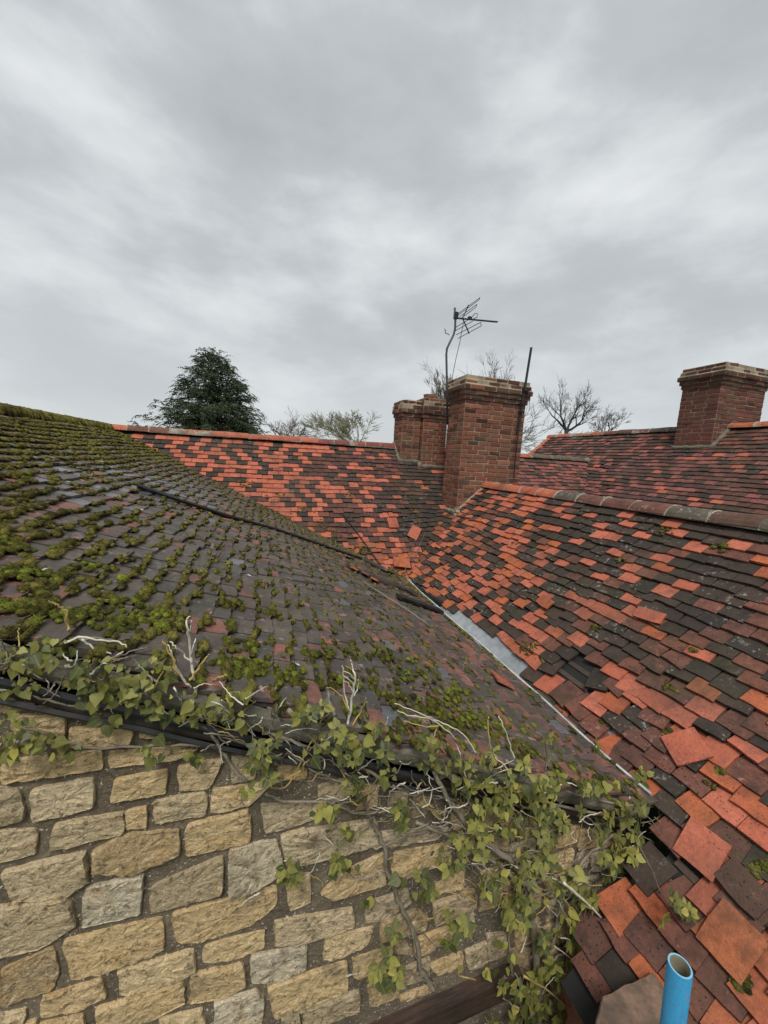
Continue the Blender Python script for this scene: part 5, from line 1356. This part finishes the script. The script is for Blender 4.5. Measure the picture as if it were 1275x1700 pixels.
for p, r0, r1 in (([(720, 1640), (700, 1610), (690, 1560), (665, 1500), (645, 1450), (635, 1400), (618, 1365), (605, 1330), (575, 1285), (545, 1240)], .011, .007), ([(480, 1180), (520, 1220), (580, 1260), (650, 1300), (760, 1330)], .008, .006), ([(410, 1200), (500, 1235), (600, 1270), (700, 1290)], .006, .006), ([(440, 1320), (480, 1330), (540, 1330), (600, 1350), (680, 1340), (760, 1350)], .005, .004),
                  ([(620, 1410), (660, 1395), (720, 1375), (780, 1352)], .004, .003), ([(640, 1445), (600, 1460), (580, 1450)], .003, .002), ([(660, 1500), (630, 1500), (615, 1498)], .003, .002), ([(690, 1560), (670, 1550)], .003, .002), ([(640, 1480), (680, 1450), (720, 1440)], .003, .002), ([(430, 1140), (450, 1180), (500, 1225)], .006, .008),
                  ([(545, 1150), (555, 1195), (575, 1240), (600, 1275)], .006, .006), ([(440, 1215), (480, 1250), (540, 1290), (575, 1300)], .005, .004), ([(640, 1650), (665, 1640), (680, 1640)], .0035, .002), ([(720, 1635), (690, 1620), (668, 1608)], .003, .002)):
    iv2.stem([pt(*q, .03) for q in p], r0, r1)
for p, r0 in (([(578, 1205), (585, 1160), (590, 1125), (585, 1108), (582, 1095)], .0055), ([(580, 1180), (572, 1150), (570, 1120), (568, 1105)], .0035), ([(588, 1150), (578, 1135), (570, 1130)], .002), ([(588, 1140), (580, 1128), (570, 1122)], .002), ([(589, 1130), (580, 1118), (570, 1114)], .002), ([(588, 1155), (595, 1140), (595, 1128)], .0022),
              ([(590, 1125), (585, 1113), (574, 1106)], .002), ([(578, 1180), (570, 1160), (555, 1145), (542, 1142)], .0035), ([(530, 1200), (545, 1185), (555, 1178)], .002), ([(645, 1190), (640, 1205)], .002), ([(815, 1255), (812, 1220), (810, 1195), (812, 1190)], .0042), ([(855, 1262), (845, 1230), (835, 1205), (828, 1188)], .0045), ([(790, 1250), (770, 1220), (735, 1200), (700, 1185), (655, 1168)], .0035), ([(760, 1230), (720, 1196), (690, 1190), (660, 1180)], .0025)):
    upstem(iv2, p, r0, .0016, 'dead_twig' if R.random() < 0.8 else 'yellow_stem')
for p in ([(585, 1205), (600, 1180), (608, 1158)], [(700, 1250), (720, 1225), (725, 1205)], [(735, 1205), (700, 1205), (670, 1197)], [(748, 1260), (730, 1240), (712, 1230)], [(520, 1225), (480, 1300), (450, 1308)], [(500, 1280), (470, 1295), (452, 1303)]):
    upstem(iv2, p, .0032, .0016, 'yellow_stem')
tangle(iv2, 120, [(420, 1200), (520, 1240), (640, 1280), (760, 1310), (640, 1340), (560, 1300)], 45)
tangle(iv2, 16, [(650, 1480), (690, 1560), (640, 1600), (740, 1540), (500, 1440)], 40)
iv2.finish(110)
# right-hand plant
iv3 = Ivy('ivy', pt(890, 1760), 'thick-stemmed ivy climbing the gable corner beside the blue tube', 55)
for u, v, n in ((800, 1300, 8), (820, 1320, 8), (780, 1310, 8), (840, 1345, 8), (850, 1300, 7), (885, 1330, 8), (900, 1360, 8), (915, 1390, 9), (930, 1370, 8), (895, 1300, 7), (925, 1290, 6), (985, 1310, 7), (965, 1345, 7), (1000, 1375, 9), (1015, 1355, 9), (1040, 1360, 9), (1055, 1385, 9), (1030, 1410, 8), (1050, 1425, 8), (1062, 1350, 7), (910, 1420, 8), (900, 1440, 8), (880, 1460, 8), (930, 1475, 8),
                (860, 1490, 9), (845, 1510, 9), (870, 1530, 8), (960, 1480, 8), (985, 1500, 9), (1005, 1515, 9), (960, 1530, 9), (985, 1550, 10), (1000, 1575, 10), (970, 1590, 10), (945, 1560, 9), (900, 1570, 8), (800, 1420, 7), (830, 1455, 7), (790, 1370, 7), (760, 1390, 6), (1020, 1440, 6), (1045, 1470, 6), (820, 1480, 6), (920, 1600, 8), (890, 1620, 9), (880, 1650, 9), (860, 1640, 9), (905, 1670, 9), (930, 1690, 9), (870, 1690, 9), (955, 1640, 8), (975, 1665, 8), (850, 1695, 8), (1045, 1680, 9), (1055, 1690, 8),
                (1135, 1505, 9), (1120, 1495, 8), (1145, 1515, 8), (1060, 1500, 7), (1040, 1520, 8), (1070, 1540, 6), (1065, 1290, 8), (990, 1240, 6), (910, 1225, 6), (1100, 1525, 6), (1010, 1450, 6), (820, 1250, 6), (870, 1270, 7)):
    if u < 1070 and v > 1280: rosette(iv3, u+iv3.r.gauss(0, 16), v+iv3.r.gauss(0, 14), n, 0.055, yel=0.08, light=0.40)
    rosette(iv3, u, v, n, 0.062, yel=0.05, light=0.38, off=0.09 if u < 1080 else 0.35)
for c in ((830, 1320, 36, 12, .055), (800, 1345, 28, 8, .055), (862, 1370, 30, 8, .06), (845, 1365, 20, 4, .075), (868, 1412, 14, 3, .08), (815, 1380, 22, 5, .055), (900, 1345, 34, 10, .055), (785, 1265, 28, 9, .05), (880, 1310, 26, 8, .05), (925, 1440, 30, 8, .055), (870, 1500, 34, 9, .055), (960, 1500, 34, 10, .055), (990, 1560, 34, 12, .055), (920, 1620, 40, 12, .055), (880, 1665, 40, 12, .055), (960, 1680, 36, 9, .055), (1040, 1395, 26, 8, .055), (840, 1600, 20, 4, .055), (835, 1570, 12, 2, .055), (1000, 1300, 20, 5, .05)):
    cluster(iv3, *c[:4], size=c[4], yel=0.12, light=0.40)
for p, r0, r1 in (([(900, 1760), (895, 1680), (892, 1600), (885, 1530), (880, 1480), (850, 1430), (800, 1395), (760, 1350), (740, 1320), (720, 1280)], .022, .009), ([(890, 1560), (870, 1500), (845, 1450), (800, 1420), (740, 1385), (690, 1365)], .010, .006), ([(892, 1620), (920, 1560), (930, 1500), (960, 1440), (1000, 1400), (1040, 1370)], .010, .006), ([(885, 1480), (905, 1440), (905, 1390), (900, 1330), (895, 1290)], .008, .006),
                  ([(720, 1280), (790, 1300), (860, 1320), (940, 1340), (1040, 1360)], .007, .006), ([(900, 1600), (950, 1580), (1000, 1560), (1030, 1520)], .006, .004), ([(890, 1660), (940, 1640), (980, 1620)], .005, .003), ([(1035, 1390), (1080, 1440), (1105, 1500), (1112, 1550)], .004, .004), ([(905, 1700), (960, 1690), (1010, 1700)], .005, .003), ([(840, 1260), (880, 1290), (930, 1310), (1000, 1330), (1060, 1340)], .007, .005), ([(880, 1470), (850, 1520), (845, 1580), (860, 1650)], .005, .004)):
    iv3.stem([pt(*q, .05) for q in p], r0, r1)
for p, r0, yy in (([(935, 1465), (975, 1500), (1020, 1545), (1075, 1592)], .007, yw-0.14), ([(900, 1455), (925, 1480), (950, 1510)], .005, yw-0.1), ([(890, 1450), (910, 1455), (940, 1470)], .005, yw-0.09),                   ([(1058, 1400), (1075, 1430), (1095, 1480), (1108, 1520), (1115, 1560), (1120, 1590)], .0038, yw-0.25), ([(870, 1620), (930, 1660), (990, 1710)], .005, yw-0.12), ([(980, 1640), (1000, 1670), (1020, 1690)], .003, yw-0.12), ([(1050, 1340), (1080, 1360), (1100, 1395)], .003, yw-0.12), ([(905, 1280), (908, 1250), (902, 1225), (890, 1215)], .0045, yw-0.05), ([(905, 1275), (915, 1250), (913, 1230)], .003, yw-0.05), ([(900, 1320), (940, 1300), (975, 1315)], .004, yw-0.08)):
    upstem(iv3, p, r0, .002, 'ivy_stem' if p[0][0] > 1000 else R.choice(('dead_twig', 'ivy_stem', 'yellow_stem')), yy)
tangle(iv3, 120, [(760, 1340), (800, 1400), (840, 1440), (880, 1480), (1020, 1500)], 45)
tangle(iv3, 200, [(780, 1300), (880, 1330), (980, 1360), (1050, 1390), (930, 1450), (880, 1500), (980, 1530), (900, 1600), (960, 1640), (880, 1680)], 55)
iv3.finish(110)

# small weeds rooted in the gutter
def weed(u, v, n, size, label, f=on_right):
    iv = Ivy('weed', f(u, v, .02), label, int(u)); iv.root['category'] = 'weed'; c = np.asarray(f(u, v, .04)); r = iv.r
    for k in range(n):
        a = r.uniform(0, 6.28); tip = (math.cos(a), math.sin(a), r.uniform(.2, .9)); p = c+np.array([r.uniform(-.5, .5), r.uniform(-.5, .5), r.uniform(0, .6)])*size*1.2
        iv.leaf(p, tip, (r.gauss(0, .4), -.6, 1), size*r.uniform(.6, 1), 'ovate', 'leaf_light')
    mb = MB(); mb.tube([c-np.array([0, 0, .03]), c+np.array([0, 0, size*.7])], .002, 5); mb.obj('stem', 'yellow_stem', iv.root); iv.finish(40)
weed(1068, 1290, 12, .045, 'sprig of green leaves growing beside the lower gutter lip')
weed(995, 1240, 10, .03, 'small weed in the gutter below the missing tiles')
weed(795, 1075, 10, .03, 'small weed growing from the edge of the grey gutter')
weed(650, 952, 14, .035, 'little green weed at the foot of the valley', on_red)
weed(672, 950, 8, .03, 'second small weed beside the cables at the valley foot', on_red)

# ================================================================== trees
def bare_tree(name, px, top, base_py, D, pw, label, mat, seed, levels=6, twig=1.0, spread=0.55, lean=0.0, trunk_mat=None, r0=0.16, lenf=0.78, tpx=None, nb0=3):
    """trunk up to the fork at picture row base_py, then a crown fitted between the fork and the top row"""
    rr = random.Random(seed)
    fork = hit(tpx or px, base_py, (0, D, 0), WN); topP = hit(px, top, (0, D, 0), WN)
    Ht = float(topP[2]-fork[2]); hw = pw/2/F*D*1.02; dx = float(topP[0]-fork[0])
    base = Vector((float(fork[0]), D, 0)); fz_ = float(fork[2])
    root = empty(name, base, label, 'tree', 'bare trees beyond the roofs')
    tr = MB(); cr = MB(); segs = []
    def grow(p, d, L, rad, lev):
        n = 3 if lev < 4 else 2
        pts = [p]; q = p.copy(); dd = d.copy(); rs = [rad]
        for k in range(n):
            dd = (dd + Vector((rr.gauss(0, .16), rr.gauss(0, .16), rr.gauss(0.04, .10)))).normalized(); q = q+dd*(L/n); pts.append(q.copy()); rs.append(rad*(1-0.34*(k+1)/n))
        segs.append((pts, rs, lev))
        if lev >= levels: return
        nb = nb0 if lev < levels-1 else 4
        if rr.random() < 0.35: nb += 1
        for b in range(nb):
            k = rr.randrange(1, len(pts)) if b else len(pts)-1
            a = rr.uniform(0, 6.283); e = dd.orthogonal().normalized(); f = dd.cross(e)
            s = spread*rr.uniform(0.5, 1.3)*(0.5 if b == 0 else 1.0)
            nd = (dd*math.cos(s)+(e*math.cos(a)+f*math.sin(a))*math.sin(s)+Vector((0, 0, 0.07))).normalized()
            grow(pts[k], nd, L*lenf*rr.uniform(.7, 1.12), rs[k]*(.8 if b == 0 else .6), lev+1)
    for b in range(4):
        a = b*1.57+rr.uniform(-.5, .5); q = (0.15, 0.5, 0.9, 1.25)[b]
        grow(Vector((0, 0, 0)), Vector((math.cos(a)*math.sin(q), math.sin(a)*math.sin(q), math.cos(q))), 1.0, 1.0, 1)
    allp = [q for sg in segs for q in sg[0]]
    zs = sorted(q.z for q in allp); zm = zs[int(len(zs)*.997)]; xs = sorted(abs(q.x) for q in allp); xm = xs[int(len(xs)*.97)]
    sz, sx = Ht/zm, hw/xm
    for pts, rs, lev in segs:
        P = [Vector((base.x+q.x*sx+dx*(q.z/zm)**0.8 if q.z > 0 else base.x+q.x*sx, base.y+q.y*sx, fz_+q.z*sz)) for q in pts]
        cr.tube(P, [max(r_*r0*0.62, 0.0125*twig*D/30) for r_ in rs], 6 if lev < 3 else 3, cap=False)
    n = 8; P = [Vector((base.x+0.05*math.sin(i*1.3), base.y, (fz_+0.1)*i/n)) for i in range(n+1)]
    tr.tube(P, [r0*(1.5-0.5*i/n) for i in range(n+1)], 8)
    tr.obj('trunk', trunk_mat or mat, root, smooth=True); cr.obj('crown', mat, root)
def hwid(px_w, D): return px_w/2/F*D
bare_tree('bare_tree', 478, 681, 738, 30, 76, 'small pale bare tree just beside the dark conifer', 'bark', 3, 5, r0=0.1, twig=0.75)
bare_tree('bare_tree', 590, 684, 748, 28, 150, 'broad bushy olive-tinged bare tree before the twin chimney', 'bark_olive', 8, 6, spread=0.62, twig=0.9, nb0=3, r0=0.1)
bare_tree('bare_tree', 812, 597, 765, 30, 165, 'wide bare tree crown rising behind the tall chimney', 'bark', 12, 6, spread=0.6, twig=0.8)
bare_tree('bare_tree', 738, 618, 700, 18, 62, 'slim bare tree with pale mottled trunk between the chimneys', 'bark', 14, 6, trunk_mat='birch', r0=0.15, spread=0.55, twig=0.8)
bare_tree('bare_tree', 950, 627, 716, 30, 98, 'upright dark bare tree standing alone against the sky', 'bark_dark', 23, 5, spread=0.75, r0=0.2, twig=0.9, tpx=941)
bare_tree('bare_tree', 1022, 677, 728, 32, 72, 'smaller dark bare tree leaning away from the upright one', 'bark_dark', 27, 5, spread=0.7, r0=0.12, twig=0.8, tpx=1000)
def conifer():
    D = 30.0; P = hit(352, 583, (0, D, 0), WN); Ht = float(P[2]); bx = float(P[0]); rr = random.Random(6)
    root = empty('conifer', (bx, D, 0), 'dense dark green conifer rising behind the red ridge', 'tree')
    mb = MB(); mb.tube([(bx, D, 0), (bx+.05, D, Ht*.5), (bx, D, Ht*.9)], [.4, .28, .05], 8)
    z0 = float(hit(352, 735, (0, D, 0), WN)[2]); half = 118/F*D
    fo = MB()
    def spray(p, d, L):
        d = d.normalized(); s = d.cross(Vector((0, 0, 1)))
        s = s.normalized() if s.length > 1e-3 else Vector((1, 0, 0))
        q = p.copy(); dd = d.copy(); n = 6
        for k in range(n):
            dd = (dd+Vector((0, 0, -0.20))).normalized(); q2 = q+dd*(L/n); w = L*0.20*(1-k/n*.7)
            for sg in (-1, 1):
                e = (dd*0.8+s*sg*rr.uniform(.4, 1.0)+Vector((rr.gauss(0, .25), rr.gauss(0, .25), rr.gauss(-.15, .25)))).normalized(); nn = e.cross(dd+Vector((rr.gauss(0, .6), rr.gauss(0, .6), rr.gauss(0, .6)))).normalized()*w*0.28
                ll = w*rr.uniform(1.2, 2.1); a = q; fo.add([a, a+e*ll*.5+nn, a+e*ll, a+e*ll*.5-nn], [(0, 1, 2, 3)])
            q = q2
    # leaders: x offset at the tip, relative height
    leaders = [(0.0, 1.0, 1.0), (-0.62, 0.985, .55), (0.95, .93, .6), (0.45, 0.96, .5), (1.9, .78, .5), (-1.6, .76, .5), (2.4, .50, .35), (-2.2, .5, .35)]
    for tx, th, wt in leaders:
        zt = z0-2.5+(Ht-z0+2.5)*th; n = int(105*wt+25)
        for i in range(n):
            t = (i+rr.random())/n; z = z0-2.5+(zt-z0+2.5)*t
            hh = max(0, (z-z0)/max(zt-z0, .1))
            R_ = half*((1-hh)**0.85)*(0.92 if wt == 1 else 0.5)*rr.uniform(0.6, 1.0)+0.12
            a = rr.uniform(0, 6.283); d = Vector((math.cos(a), math.sin(a), rr.uniform(0.05, 0.4)))
            c = Vector((bx+tx*min(1, 0.3+hh), D, z)); m = max(3, int(R_*3.6))
            for k in range(m):
                f = ((k+rr.random())/m)**0.7; droop = -0.25*R_*f*f*rr.uniform(.3, 1.2)
                p = c+Vector((d.x*R_*f, d.y*R_*f, d.z*R_*f+droop))
                for q in range(3): spray(p+Vector((rr.gauss(0, .14), rr.gauss(0, .14), rr.gauss(0, .12))), d+Vector((rr.gauss(0, .5), rr.gauss(0, .5), rr.gauss(-.05, .25))), rr.uniform(.35, .8))
            mb.tube([c, c+Vector((d.x*R_*.85, d.y*R_*.85, d.z*R_*.85-.2*R_*.7))], [.05, .015], 4, cap=False)
    mb.obj('trunk', 'bark_dark', root); fo.obj('crown', 'needles', root)
conifer()
